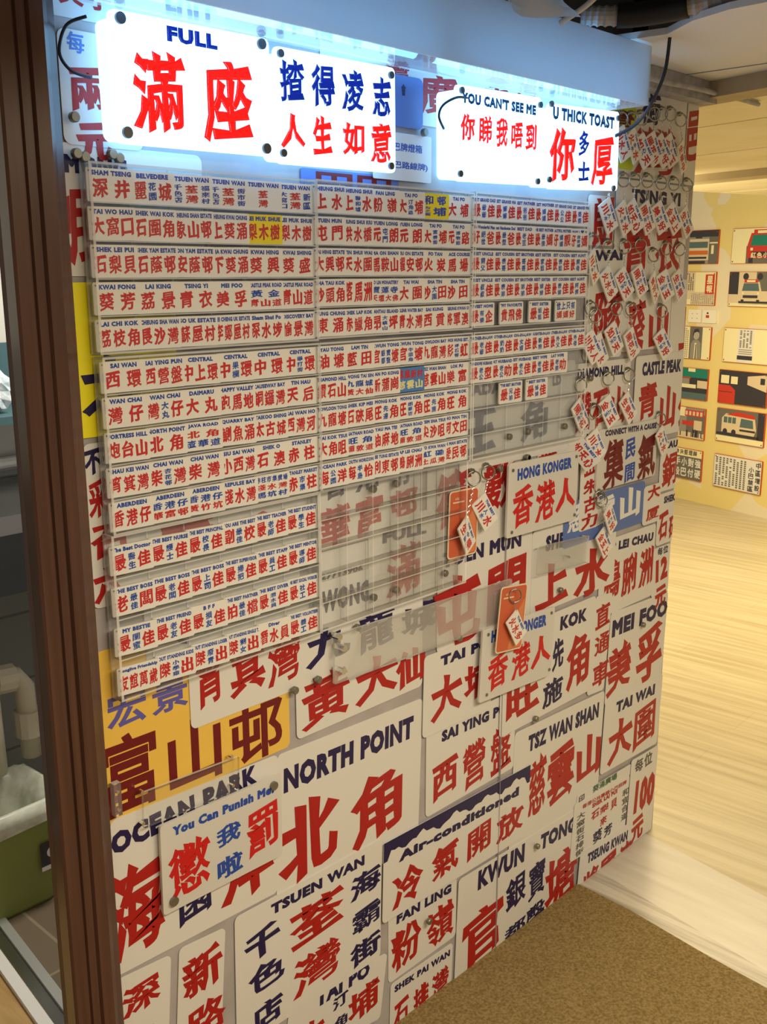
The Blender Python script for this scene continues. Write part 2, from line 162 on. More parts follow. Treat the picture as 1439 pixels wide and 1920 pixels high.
RACKS=[
# name, u0, v1(top), rows, per-row list of (slot, english, spec, colour)
('top left',0.746,1.692,5,'''SHAM TSENG;r深井|BELVEDERE;r麗 B花園 r城|TSUEN WAN;B千色店 V荃灣 B福來村|TSUEN WAN;B千色店 V荃灣 B街市街|TSUEN WAN;_ V荃灣 _|TSUEN WAN;B大窩口 V荃灣 B新區
TAI WO HAU;r大窩口|SHEK WAI KOK;r石圍角|CHEUNG SHAN ESTATE;r象山邨|SHEUNG KWAI CHUNG;r上葵涌|*YLEI MUK SHUE;r梨木樹|LEI MUK SHUE;r梨木樹
SHEK LEI PUI;r石梨貝|SHEK YAM ESTATE;r石蔭邨|ON YAM ESTATE;r安蔭邨|HA KWAI CHUNG;r下葵涌|KWAI HING;r葵興|KWAI SHING;r葵盛
KWAI FONG;r葵芳|LAI KING;r荔景|TSING YI;r青衣|MEI FOO;r美孚|CASTLE PEAK ROAD;b黃金/r青山道|CASTLE PEAK ROAD;r青山道
LAI CHI KOK;r荔枝角|CHEUNG SHA WAN;r長沙灣|SO UK ESTATE;r蘇屋村|LEI CHENG UK ESTATE;r李鄭屋村|Sham Shui Po;r深水埗|DISCOVERY BAY;r愉景灣'''),
('top middle',1.146,1.694,5,'''SHEUNG SHUI;r上水|SHEUNG SHUI;r上 B聯和墟 r水|FAN LING;r粉嶺|TAI PO;r大 B汀角路 r埔|*Y;b和邨/B古之富 b埔|TAI PO;r大埔
TUEN MUN;r屯門|HUNG SHUI KIU;r洪水橋|YUEN LONG;r元 B屯門 r朗|YUEN LONG;r元朗|TAI PO;r大 B富善街 r埔|TAI PO;r元 B博物館 r路
TAI HING ESTATE;r大興邨|TIN SHUI WAI;r天水圍|MA ON SHAN;r馬鞍山|YIU ON ESTATE;r耀安邨|FO TAN;r火炭|RACE COURSE;r馬場
SHA TAU KOK;r沙頭角|;r落馬洲|PO LIN MONASTERY;b寶蓮寺/r天壇大佛|TAI WAI;r大圍|SHA TIN;r沙 B大圍 r田|SHA TIN;r沙田
TUNG CHUNG;r東涌|CHEK LAP KOK;r赤鱲角|LANTAU ISLAND;r昂 B大嶼山 r坪|CLEAR WATER BAY;r清水灣|SAI KUNG;r西貢|TSEUNG KWAN O;r將軍澳'''),
('top right',1.550,1.696,5,'''BEST GRAND DAD;r最 B爺爺 r佳|BEST GRAND MA;r最 B嫲嫲 r佳|BEST FATHER;r最 B爸爸 r佳|BEST MOTHER;r最 B媽媽 r佳|BEST GRAND DAD;r最 B公公 r佳|BEST GRAND MA;r最 B婆婆 r佳
The Wonderful Man;r好 B絕世 r爸|Most Handsome Dad;r最 B最型 r爸|BEST DAD;r最 B老豆 r佳|THE BEST MOTHER;r最 B最佳 r媽|BEAUTIFUL MOTHER;r好 B媽媽 r靚|MOM I ♥ U;r好 B我愛媽 r媽
BEST UNCLE;r最 B舅父 r佳|BEST COUSIN;r最 B表哥 r佳|BEST BROTHER;r最 B哥哥 r佳|BEST SISTER;r最 B家姐 r佳|BEST COUSIN;r最 B表姐 r佳|BEST AUNT;r最 B舅母 r佳
BEST UNCLE;r最 B叔叔 r佳|BEST COUSIN;r最 B表弟 r佳|BEST BROTHER;r最 B弟弟 r佳|BEST SISTER;r最 B妹妹 r佳|BEST COUSIN;r最 B表妹 r佳|BEST AUNT;r最 B阿姨 r佳
SWEET HOME;r最 B有樂 r企|-|@1.45MY FAVORITE;r貴飛佛|@2.95BEST SISTER;r最 B姐姐 r佳|-|@4.4;b世上只有/r媽媽好'''),
('middle left',0.748,1.440,5,'''SAI WAN;r西環|SAI YING PUN;r西營盤|CENTRAL;r中上環|CENTRAL;r中 B果欄 r環|CENTRAL;r中環|CENTRAL;r中 B畢打街 r環
WAN CHAI;r灣仔|WAN CHAI;r灣 B大丸 r仔|DAIMARU;r大丸|HAPPY VALLEY;r跑馬地|CAUSEWAY BAY;r銅鑼灣|TIN HAU;r天后
FORTRESS HILL;r炮台山|NORTH POINT;r北角|JAVA ROAD;r北角/b渣華道|QUARRY BAY;r鰂魚涌|TAIKOO SHING;r太古城|SAI WAN HO;r西灣河
SHAU KEI WAN;r筲箕灣|CHAI WAN;r柴 B杏花邨 r灣|CHAI WAN;r柴灣|SIU SAI WAN;r小西灣|SHEK O;r石澳|STANLEY;r赤柱
ABERDEEN;r香港仔|ABERDEEN;b香港仔/r華富邨|ABERDEEN;b香港仔/r黃竹坑|REPULSE BAY;r淺水灣|;b赤柱市集廣場/r淺水灣/b馬坑村|STANLEY MARKET;r赤 B市集 r柱'''),
('centre',1.147,1.440,5,'''YAU TONG;r油塘|LAM TIN;r藍田|KWUN TONG;r官 B銀都 B寶聲 r塘|KWUN TONG;r官 B牛頭角 r塘|KOWLOON BAY;r九龍灣|CHOI HUNG EST.;r彩 B坪石邨 r虹
DIAMOND HILL;r鑽石山|WONG TAI SIN;b九龍城/r黃大仙|SAN PO KONG;r新蒲崗|*B;r鳳凰新村/y慈雲山|TSZ WAN SHAN;r慈雲山|LOK FU;r樂富
KOWLOON TONG;r九龍塘|SHEK KIP MEI;r石硤尾|MONG KOK;r旺 B先達 r角|MONG KOK;r旺 B朗豪坊 r角|MONG KOK;r旺 B先施 r角|MONG KOK;r旺角
TAI KOK TSUI;r大角咀|NATHAN ROAD;b旺角/r彌敦道|YAU MA TEI;r油麻地|NATHAN ROAD;b旺角/r彌敦道|TSIM SHA TSUI;r尖沙咀|HO MAN TIN;r何文田
OCEAN PARK;r海 B公園 r洋|SOUTH HORIZON;r海 B半島 r怡|LEE TUNG ESTATE;r利東邨|AP LEI CHAU;r鴨脷洲|TO KWA WAN;b紅磡/r土瓜灣|OI MAN ESTATE;r愛民邨'''),
('middle right',1.551,1.440,5,'''FATHER-IN-LAW;r最 B老爺 r佳|MOTHER-IN-LAW;r最 B奶奶 r佳|SON-IN-LAW;r最 B女婿 r佳|DAUGHTER-IN-LAW;r最 B新抱 r佳|FATHER-IN-LAW;r最 B外父 r佳|MOTHER-IN-LAW;r最 B外母 r佳
HANDSOME HUSBAND;r最 B老公 r型|LAT HUSBAND;r最 B老公 r叻|BEST HUSBAND;r最 B老公 r佳|BEST WIFE;r最 B老婆 r佳|LAT WIFE;r最 B老婆 r叻|-
-|@1.5THE BEST BROTHER;r最 B兄弟 r佳|@2.9BEST SISTER;r最 B姊妹 r佳|-|-|-
-
-'''),
('lowest',0.744,1.192,4,'''The Best Doctor;r最 B醫生 r佳|THE BEST NURSE;r最 B護士 r佳|THE BEST PRINCIPAL;r最 B校長 r佳|YOU ARE THE BEST;r副 B最佳 r校|THE BEST TEACHER;r最 B老師 r佳|THE BEST STUDENT;r最 B學生 r佳
THE BEST BOSS;r老 B最佳 r闆|THE BEST BOSS;r最 B老闆 r佳|THE BEST BOSS;r最 B上司 r佳|THE BEST SUPERVISOR;r最 B掃把 r佳|THE BEST STAFF;r最 B員工 r佳|THE BEST MENTOR;r最 B導師 r佳
MY BESTIE;r最 B閨蜜 r佳|THE BEST FRIEND;r最 B老友 r佳|B F F;r最 B損友 r佳|THE BEST PARTNER;r拍 B最佳 r檔|THE BEST DIVER;r最 B潛水員 r佳|THE BEST SOCIAL WORKER;r最 B社工 r佳
Longlive Friendship;r友誼萬歲|OUT STANDING KIDS;r傑 B小學雞 r出|OUT STANDING LOSER;r傑 B廢青 r出|OUT STANDING SINGLE T.;r傑 B剩女 r出|Diver;r潛水員|THE BEST VOLUNTEER;r最 B義工 r佳'''),
('empty',1.139,1.194,5,'-\n-\n-\n-\n-'),
]

cam_data = bpy.data.cameras.new('camera')
cam_data.sensor_fit = 'VERTICAL'
cam_data.sensor_height = 24.0
cam_data.lens = 24.0 * 1914.0 / 1920.0
cam_data.clip_start = 0.02
cam = bpy.data.objects.new('camera', cam_data)
COL.objects.link(cam)
r0, r1, r2 = [Vector(r) for r in CAM_ROWS]
m = Matrix((r0, -r1, -r2)).transposed().to_4x4()
m.translation = Vector(CAM_LOC)
cam.matrix_world = m
SC.camera = cam
SC.view_settings.view_transform = 'Standard'
SC.view_settings.look = 'None'
SC.view_settings.gamma = 1.0
SC.view_settings.use_curve_mapping = False
SC.view_settings.exposure = 0.0
SC.cycles.transparent_max_bounces = 48
SC.cycles.max_bounces = 8
SC.cycles.use_denoising = True
world = bpy.data.worlds.new('world')
SC.world = world
world.use_nodes = True
world.node_tree.nodes['Background'].inputs[0].default_value = (1.0, 0.88, 0.70, 1)
world.node_tree.nodes['Background'].inputs[1].default_value = 0.27
TUBE_POWER = 4.2
BOX_GLOW = 3.0
SIDE_GLOW = 3.2

def area_lamp(name, loc, sx, sy, watts, col, rot=(0, 0, 0)):
    l = bpy.data.lights.new(name, 'AREA')
    l.shape = 'RECTANGLE'; l.size = sx; l.size_y = sy; l.energy = watts; l.color = col
    o = bpy.data.objects.new(name, l)
    o.location = loc; o.rotation_euler = rot
    COL.objects.link(o)
    return o
area_lamp('ceiling_lamp_shop', (1.1, -1.55, 1.955), 1.6, 0.5, 49, (1.0, 0.85, 0.60), (R(-5), 0, 0))
area_lamp('ceiling_lamp_gallery', (4.3, 0.9, 1.93), 1.6, 1.4, 66, (1.0, 0.80, 0.43))
area_lamp('fill_light_gallery', (4.35, 1.75, 1.62), 0.9, 0.25, 19, (1.0, 0.82, 0.47), (R(105), 0, R(-98)))  # unseen fill light, added to brighten the far wall and boarded ceiling
area_lamp('ceiling_lamp_kitchen', (1.5, 0.75, 2.15), 0.5, 0.3, 26, (1.0, 0.93, 0.78))

# ------------------------------------------------------------ materials
MATS = {}
def mat(name, col, rough=0.5, metal=0.0, emit=0.0, spec=0.4):
    k = name
    if k in MATS: return MATS[k]
    mt = bpy.data.materials.new(name); mt.use_nodes = True
    b = mt.node_tree.nodes['Principled BSDF']
    b.inputs['Base Color'].default_value = (*col, 1)
    b.inputs['Roughness'].default_value = rough
    b.inputs['Metallic'].default_value = metal
    b.inputs['Specular IOR Level'].default_value = spec
    if emit:
        b.inputs['Emission Color'].default_value = (*col, 1)
        b.inputs['Emission Strength'].default_value = emit
    MATS[k] = mt
    return mt
def noise_mat(name, c1, c2, scale=(8, 8, 8), rough=0.5, detail=4, lo=0.35, hi=0.65, bump=0.0, rot=(0, 0, 0), spec=0.3):
    mt = mat(name, c1, rough, spec=spec); nt = mt.node_tree; b = nt.nodes['Principled BSDF']
    tc = nt.nodes.new('ShaderNodeTexCoord'); mp = nt.nodes.new('ShaderNodeMapping'); nz = nt.nodes.new('ShaderNodeTexNoise'); cr = nt.nodes.new('ShaderNodeValToRGB')
    mp.inputs['Scale'].default_value = scale; mp.inputs['Rotation'].default_value = rot
    nz.inputs['Scale'].default_value = 1.0; nz.inputs['Detail'].default_value = detail
    cr.color_ramp.elements[0].position = lo; cr.color_ramp.elements[1].position = hi
    cr.color_ramp.elements[0].color = (*c1, 1); cr.color_ramp.elements[1].color = (*c2, 1)
    L = nt.links.new
    L(tc.outputs['Object'], mp.inputs['Vector']); L(mp.outputs['Vector'], nz.inputs['Vector']); L(nz.outputs['Fac'], cr.inputs['Fac']); L(cr.outputs['Color'], b.inputs['Base Color'])
    if bump:
        bp = nt.nodes.new('ShaderNodeBump'); bp.inputs['Strength'].default_value = bump; bp.inputs['Distance'].default_value = 0.004
        L(nz.outputs['Fac'], bp.inputs['Height']); L(bp.outputs['Normal'], b.inputs['Normal'])
    return mt
def brick_mat(name, c1, c2, cm, bw, bh, rough=0.4, offset=0.5, mortar=0.003, rot=(0, 0, 0), streak=None):
    mt = mat(name, c1, rough); nt = mt.node_tree; b = nt.nodes['Principled BSDF']
    tc = nt.nodes.new('ShaderNodeTexCoord'); mp = nt.nodes.new('ShaderNodeMapping'); br = nt.nodes.new('ShaderNodeTexBrick')
    mp.inputs['Rotation'].default_value = rot
    br.offset = offset; br.inputs['Scale'].default_value = 1.0
    br.inputs['Color1'].default_value = (*c1, 1); br.inputs['Color2'].default_value = (*c2, 1); br.inputs['Mortar'].default_value = (*cm, 1)
    br.inputs['Brick Width'].default_value = bw; br.inputs['Row Height'].default_value = bh; br.inputs['Mortar Size'].default_value = mortar; br.inputs['Mortar Smooth'].default_value = 0.1
    L = nt.links.new
    L(tc.outputs['Object'], mp.inputs['Vector']); L(mp.outputs['Vector'], br.inputs['Vector'])
    if streak:
        nz = nt.nodes.new('ShaderNodeTexNoise'); m2 = nt.nodes.new('ShaderNodeMapping'); m2.inputs['Scale'].default_value = streak
        nz.inputs['Scale'].default_value = 1.0; nz.inputs['Detail'].default_value = 5
        mx = nt.nodes.new('ShaderNodeMixRGB'); mx.blend_type = 'MULTIPLY'; mx.inputs['Fac'].default_value = 1.0
        cr = nt.nodes.new('ShaderNodeValToRGB'); cr.color_ramp.elements[0].color = (0.80, 0.765, 0.70, 1); cr.color_ramp.elements[0].position = 0.3
        cr.color_ramp.elements[1].color = (1.08, 1.08, 1.08, 1); cr.color_ramp.elements[1].position = 0.62
        L(mp.outputs['Vector'], m2.inputs['Vector']); L(m2.outputs['Vector'], nz.inputs['Vector']); L(nz.outputs['Fac'], cr.inputs['Fac'])
        L(br.outputs['Color'], mx.inputs['Color1']); L(cr.outputs['Color'], mx.inputs['Color2']); L(mx.outputs['Color'], b.inputs['Base Color'])
    else:
        L(br.outputs['Color'], b.inputs['Base Color'])
    return mt
def clear_mat(name, haze, tint=(0.99, 0.995, 0.995), gloss=0.10):
    mt = bpy.data.materials.new(name); mt.use_nodes = True; nt = mt.node_tree
    for n in list(nt.nodes): nt.nodes.remove(n)
    out = nt.nodes.new('ShaderNodeOutputMaterial'); tr = nt.nodes.new('ShaderNodeBsdfTransparent'); df = nt.nodes.new('ShaderNodeBsdfDiffuse'); gl = nt.nodes.new('ShaderNodeBsdfGlossy')
    fr = nt.nodes.new('ShaderNodeLayerWeight'); mu = nt.nodes.new('ShaderNodeMath'); m1 = nt.nodes.new('ShaderNodeMixShader'); m2 = nt.nodes.new('ShaderNodeMixShader')
    tr.inputs[0].default_value = (*tint, 1); df.inputs[0].default_value = (1.0, 1.0, 1.0, 1); gl.inputs['Roughness'].default_value = 0.05
    mu.operation = 'MULTIPLY'; mu.inputs[1].default_value = gloss / 0.1 * 0.5; fr.inputs['Blend'].default_value = 0.25
    m1.inputs[0].default_value = haze
    L = nt.links.new
    L(fr.outputs['Fresnel'], mu.inputs[0]); L(tr.outputs[0], m1.inputs[1]); L(df.outputs[0], m1.inputs[2])
    L(mu.outputs[0], m2.inputs[0]); L(m1.outputs[0], m2.inputs[1]); L(gl.outputs[0], m2.inputs[2]); L(m2.outputs[0], out.inputs[0])
    MATS[name] = mt
    return mt
def trans_mat(name, col, k=0.6):
    mt = bpy.data.materials.new(name); mt.use_nodes = True; nt = mt.node_tree
    for n in list(nt.nodes): nt.nodes.remove(n)
    out = nt.nodes.new('ShaderNodeOutputMaterial'); tr = nt.nodes.new('ShaderNodeBsdfTranslucent'); df = nt.nodes.new('ShaderNodeBsdfPrincipled'); m1 = nt.nodes.new('ShaderNodeMixShader')
    tr.inputs[0].default_value = (*col, 1); df.inputs['Base Color'].default_value = (*col, 1); df.inputs['Roughness'].default_value = 0.3
    m1.inputs[0].default_value = k
    L = nt.links.new
    L(df.outputs[0], m1.inputs[1]); L(tr.outputs[0], m1.inputs[2]); L(m1.outputs[0], out.inputs[0])
    MATS[name] = mt
    return mt

mat('print_white', (0.76, 0.75, 0.73), 0.34)
mat('print_yellow_ochre', (0.86, 0.56, 0.10), 0.34)
mat('print_yellow', (0.95, 0.86, 0.02), 0.34)
mat('print_blue', (0.11, 0.19, 0.50), 0.34)
mat('print_lime', (0.60, 0.68, 0.03), 0.34)
mat('ink_red', (0.43, 0.012, 0.011), 0.4)
mat('ink_maroon', (0.16, 0.006, 0.010), 0.4)
mat('ink_navy', (0.016, 0.010, 0.075), 0.4)
mat('ink_black', (0.02, 0.02, 0.025), 0.4)
mat('ink_violet', (0.12, 0.11, 0.42), 0.4)
mat('ink_grey', (0.10, 0.09, 0.09), 0.4)
mat('ink_blue', (0.02, 0.075, 0.42), 0.4)
mat('ink_tagred', (0.58, 0.03, 0.035), 0.4)
mat('ink_signred', (0.60, 0.012, 0.012), 0.4)
mat('ink_green', (0.03, 0.13, 0.05), 0.4)
mat('ink_white', (0.82, 0.82, 0.82), 0.4)
mat('ink_lightblue', (0.08, 0.22, 0.62), 0.4)
mat('tag_white', (0.84, 0.83, 0.79), 0.28)
mat('tag_yellow', (0.88, 0.72, 0.03), 0.28)
mat('tag_blue', (0.08, 0.24, 0.58), 0.28)
mat('ink_pale_yellow', (0.85, 0.78, 0.35), 0.4)
mat('lit_red', (0.95, 0.012, 0.008), 0.6, emit=0.9, spec=0.1)
mat('lit_blue', (0.005, 0.018, 0.27), 0.6, emit=0.8, spec=0.1)
mat('lit_ink', (0.006, 0.045, 0.16), 0.6, emit=0.35, spec=0.1)
mat('lit_white', (0.36, 0.68, 1.0), 0.6, spec=0.1, emit=BOX_GLOW)
mat('lit_side', (0.28, 0.62, 0.95), 0.35, emit=SIDE_GLOW)
mat('tube_glow', (0.20, 0.56, 1.0), 0.4, emit=TUBE_POWER)
mat('chrome', (0.75, 0.74, 0.72), 0.16, 1.0)
mat('ring_steel', (0.42, 0.42, 0.41), 0.22, 1.0)
mat('magnet_grey', (0.26, 0.25, 0.21), 0.38, 0.75)
mat('bolt_dark', (0.12, 0.12, 0.13), 0.35, 0.7)
mat('cable_dark', (0.02, 0.03, 0.05), 0.45)
mat('cable_white', (0.7, 0.7, 0.68), 0.5)
mat('ceiling_white', (0.78, 0.77, 0.74), 0.6)
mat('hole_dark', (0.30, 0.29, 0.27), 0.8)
mat('insulation_black', (0.012, 0.013, 0.016), 0.55)
mat('conduit_grey', (0.46, 0.43, 0.40), 0.5)
mat('steel', (0.42, 0.43, 0.44), 0.3, 1.0)
mat('steel_dark', (0.10, 0.11, 0.12), 0.4, 0.9)
mat('aluminium', (0.62, 0.64, 0.64), 0.35, 0.6)
mat('rail_white', (0.80, 0.80, 0.78), 0.4)
mat('pvc', (0.66, 0.62, 0.50), 0.4)
mat('bin_green', (0.27, 0.33, 0.09), 0.45)
mat('kitchen_grey', (0.50, 0.50, 0.47), 0.6)
mat('kitchen_teal', (0.05, 0.11, 0.13), 0.5)
mat('switch_white', (0.85, 0.82, 0.70), 0.4)
mat('hole_black', (0.03, 0.03, 0.03), 0.6)
mat('card_orange', (0.62, 0.13, 0.055), 0.45)
mat('card_orange_light', (0.72, 0.24, 0.10), 0.45)
mat('card_cream', (0.84, 0.70, 0.52), 0.45)
mat('frame_red', (0.50, 0.10, 0.03), 0.4)
mat('photo_cream', (0.86, 0.80, 0.50), 0.3)
mat('photo_dark', (0.05, 0.045, 0.055), 0.3)
mat('photo_grey', (0.30, 0.28, 0.25), 0.3)
mat('photo_mid', (0.16, 0.15, 0.13), 0.3)
mat('photo_paper', (0.70, 0.58, 0.40), 0.3)
mat('photo_red', (0.58, 0.05, 0.03), 0.3)
mat('photo_orange', (0.62, 0.16, 0.03), 0.3)
mat('photo_green', (0.02, 0.22, 0.17), 0.3)
mat('photo_glass', (0.10, 0.16, 0.17), 0.2)
mat('photo_skin', (0.45, 0.42, 0.38), 0.3)
mat('door_trim_white', (0.7, 0.7, 0.7), 0.5)
noise_mat('mural_grey', (0.40, 0.37, 0.38), (0.47, 0.44, 0.45), (14, 14, 14), 0.4)
noise_mat('post_brown', (0.072, 0.034, 0.023), (0.115, 0.056, 0.039), (60, 60, 2.2), 0.26, 6, 0.3, 0.7)
noise_mat('mat_brown', (0.19, 0.132, 0.05), (0.35, 0.255, 0.115), (170, 170, 170), 0.95, 6, 0.35, 0.68, bump=0.5, spec=0.1)
noise_mat('threshold_grey', (0.36, 0.33, 0.28), (0.62, 0.58, 0.51), (70, 2.5, 10), 0.3, 5, 0.35, 0.6)
noise_mat('threshold_pale', (0.56, 0.53, 0.47), (0.68, 0.65, 0.58), (30, 3, 10), 0.28, 4, 0.3, 0.7)
brick_mat('plank_floor', (0.55, 0.485, 0.345), (0.60, 0.535, 0.40), (0.48, 0.41, 0.27), 1.3, 0.19, 0.35, 0.37, 0.0012, (0, 0, R(88)), streak=(1.6, 34, 1))
brick_mat('kitchen_tile', (0.22, 0.25, 0.24), (0.26, 0.28, 0.27), (0.14, 0.15, 0.15), 0.30, 0.20, 0.3, 0.5, 0.004, (R(90), 0, 0))
brick_mat('kitchen_floor_tile', (0.14, 0.105, 0.07), (0.17, 0.13, 0.09), (0.26, 0.21, 0.15), 0.34, 0.34, 0.5, 0.0, 0.004)
noise_mat('tan_floor', (0.42, 0.26, 0.10), (0.56, 0.37, 0.16), (40, 5, 10), 0.45, 4)
noise_mat('board_yellow', (0.80, 0.72, 0.48), (0.88, 0.80, 0.58), (6, 3, 3), 0.5, 3)
noise_mat('lintel_brown', (0.42, 0.34, 0.20), (0.48, 0.39, 0.25), (9, 9, 9), 0.6)
noise_mat('liner', (0.50, 0.52, 0.42), (0.72, 0.74, 0.66), (20, 20, 20), 0.25, 5, bump=0.8)
noise_mat('plastic_bag', (0.35, 0.45, 0.52), (0.8, 0.85, 0.9), (35, 35, 35), 0.2, 5, bump=1.0)
noise_mat('wrap_grey', (0.32, 0.31, 0.33), (0.45, 0.44, 0.46), (40, 40, 40), 0.7)
# patterned photo wall: two creams in big angular facets
mw = mat('photo_wall', (0.8, 0.74, 0.56), 0.5); nt = mw.node_tree
tc = nt.nodes.new('ShaderNodeTexCoord'); vo = nt.nodes.new('ShaderNodeTexVoronoi'); cr = nt.nodes.new('ShaderNodeValToRGB'); vo.inputs['Scale'].default_value = 3.1
vo.distance = 'MANHATTAN'
cr.color_ramp.interpolation = 'CONSTANT'
cr.color_ramp.elements[0].color = (0.80, 0.66, 0.27, 1); cr.color_ramp.elements[1].position = 0.42; cr.color_ramp.elements[1].color = (0.80, 0.72, 0.54, 1)
nt.links.new(tc.outputs['Object'], vo.inputs['Vector']); nt.links.new(vo.outputs['Color'], cr.inputs['Fac']); nt.links.new(cr.outputs['Color'], nt.nodes['Principled BSDF'].inputs['Base Color'])
clear_mat('acrylic', 0.022)
clear_mat('acrylic_hazy', 0.09)
clear_mat('acrylic_edge', 0.50, gloss=0.3)  # whitened edges: colour stands in for light carried through the sheet
clear_mat('acrylic_strip', 0.15)
trans_mat('trough_plastic', (0.80, 0.86, 0.90), 0.55)
trans_mat('acrylic_white', (0.86, 0.85, 0.82), 0.25)
clear_mat('trough_clear', 0.10)
INK = dict(r='ink_red', n='ink_navy', m='ink_maroon', v='ink_violet', k='ink_black', B='ink_blue', s='ink_signred', G='ink_green', W='ink_white', c='ink_lightblue', X='lit_red', L='lit_blue', C='lit_ink', t='ink_tagred', y='ink_pale_yellow')
INK['k'] = 'ink_grey'

# ------------------------------------------------------------ mesh builder
class Frame:
    def __init__(s, o, ux=(1, 0, 0), uy=(0, 0, 1)):
        s.o = Vector(o); s.ux = Vector(ux).normalized(); s.uy = Vector(uy).normalized(); s.n = s.ux.cross(s.uy)
    def p(s, x, y, z=0.0): return s.o + s.ux * x + s.uy * y + s.n * z
def turned(o, deg):
    a = R(deg)
    return Frame(o, (math.cos(a), 0, math.sin(a)), (-math.sin(a), 0, math.cos(a)))

class MB:
    def __init__(s): s.v = []; s.f = []; s.m = []; s.mats = []; s.smooth = False
    def mi(s, name):
        if name not in s.mats: s.mats.append(name)
        return s.mats.index(name)
    def add(s, pts, faces, mname):
        b = len(s.v); i = s.mi(mname)
        s.v.extend([tuple(p) for p in pts])
        for f in faces: s.f.append([b + k for k in f]); s.m.append(i)
    def poly(s, fr, pts, mname, z=0.0): s.add([fr.p(x, y, z) for x, y in pts], [list(range(len(pts)))], mname)
    def rect(s, fr, x0, y0, x1, y1, mname, z=0.0): s.poly(fr, [(x0, y0), (x1, y0), (x1, y1), (x0, y1)], mname, z)
    def box(s, lo, hi, mname, edge=None, thin=None):
        x0, y0, z0 = lo; x1, y1, z1 = hi
        P = [(x0, y0, z0), (x1, y0, z0), (x1, y1, z0), (x0, y1, z0), (x0, y0, z1), (x1, y0, z1), (x1, y1, z1), (x0, y1, z1)]
        F = {'z0': (0, 3, 2, 1), 'z1': (4, 5, 6, 7), 'y0': (0, 1, 5, 4), 'x1': (1, 2, 6, 5), 'y1': (2, 3, 7, 6), 'x0': (3, 0, 4, 7)}
        b = len(s.v); s.v.extend(P)
        for k, f in F.items():
            mm = edge if (edge and k[0] != thin) else mname
            s.f.append([b + i for i in f]); s.m.append(s.mi(mm))
    def prism(s, fr, pts, z0, z1, mname, side=None):
        n = len(pts)
        s.add([fr.p(x, y, z1) for x, y in pts], [list(range(n))], mname)
        s.add([fr.p(x, y, z0) for x, y in pts], [list(range(n))[::-1]], mname)
        s.add([fr.p(x, y, z0) for x, y in pts] + [fr.p(x, y, z1) for x, y in pts], [[i, (i + 1) % n, n + (i + 1) % n, n + i] for i in range(n)], side or mname)
    def plate(s, fr, w, h, r, t, mname, side=None, z=0.0): s.prism(fr, rrect(0, 0, w, h, r), z, z + t, mname, side)
    def disc(s, fr, x, y, r, z0, z1, mname, n=14):
        s.prism(fr, [(x + r * math.cos(2 * math.pi * i / n), y + r * math.sin(2 * math.pi * i / n)) for i in range(n)], z0, z1, mname)
    def tube(s, pts, r, mname, n=8, closed=False):
        pts = [Vector(p) for p in pts]; N = len(pts); rings = []; prev = None
        for i, p in enumerate(pts):
            if closed: t = pts[(i + 1) % N] - pts[i - 1]
            else: t = pts[min(i + 1, N - 1)] - pts[max(i - 1, 0)]
            t.normalize()
            a = prev if prev is not None else (Vector((0, 0, 1)) if abs(t.z) < 0.9 else Vector((1, 0, 0)))
            a = (a - t * a.dot(t)).normalized(); prev = a; c = t.cross(a)
            rr = r[i] if isinstance(r, (list, tuple)) else r
            rings.append([p + (a * math.cos(2 * math.pi * k / n) + c * math.sin(2 * math.pi * k / n)) * rr for k in range(n)])
        F = []
        for i in range(N if closed else N - 1):
            j = (i + 1) % N
            for k in range(n): F.append([i * n + k, i * n + (k + 1) % n, j * n + (k + 1) % n, j * n + k])
        if not closed: F += [list(range(n))[::-1], [(N - 1) * n + k for k in range(n)]]
        s.add([q for rg in rings for q in rg], F, mname)
    def lathe(s, o, prof, mname, n=24, sx=1.0, sy=1.0):
        V = []; F = []
        for (r, z) in prof:
            for k in range(n):
                a = 2 * math.pi * k / n
                V.append((o[0] + r * math.cos(a) * sx, o[1] + r * math.sin(a) * sy, o[2] + z))
        for i in range(len(prof) - 1):
            for k in range(n): F.append([i * n + k, i * n + (k + 1) % n, (i + 1) * n + (k + 1) % n, (i + 1) * n + k])
        s.add(V, F, mname)
    def build(s, name, parent=None, loc=None, rotz=0.0, smooth=False):
        me = bpy.data.meshes.new(name)
        off = Vector(loc) if loc is not None else Vector((0, 0, 0))
        me.from_pydata([tuple(Vector(v) - off) for v in s.v] if loc is not None else s.v, [], s.f)
        for n in s.mats: me.materials.append(MATS[n])
        me.polygons.foreach_set('material_index', s.m)
        if smooth: me.polygons.foreach_set('use_smooth', [True] * len(me.polygons))
        me.update()
        o = bpy.data.objects.new(name, me); COL.objects.link(o)
        o.location = off
        if rotz: o.rotation_euler = (0, 0, rotz)
        if parent is not None:
            o.parent = parent
            o.matrix_parent_inverse = Matrix.Translation(-parent.location)
        return o
def rrect(x, y, w, h, r, k=4):
    out = []
    for cx, cy, a0 in ((x + w - r, y + r, -90), (x + w - r, y + h - r, 0), (x + r, y + h - r, 90), (x + r, y + r, 180)):
        for i in range(k + 1):
            a = R(a0 + 90 * i / k); out.append((cx + r * math.cos(a), cy + r * math.sin(a)))
    return out
def tag(o, label, cat, group=None, kind=None):
    o['label'] = label; o['category'] = cat
    if group: o['group'] = group
    if kind: o['kind'] = kind
    return o
def thing(name, label, cat, loc, group=None):
    o = bpy.data.objects.new(name, None); COL.objects.link(o); o.location = loc
    o.empty_display_size = 0.05
    return tag(o, label, cat, group)
def structure(o, label=None):
    o['kind'] = 'structure'
    if label: o['label'] = label
    return o
def quick(name, fn, label, cat, group=None, parent=None, smooth=False):
    b = MB(); fn(b); o = b.build(name, parent, smooth=smooth)
    if parent is None: tag(o, label, cat, group)
    return o

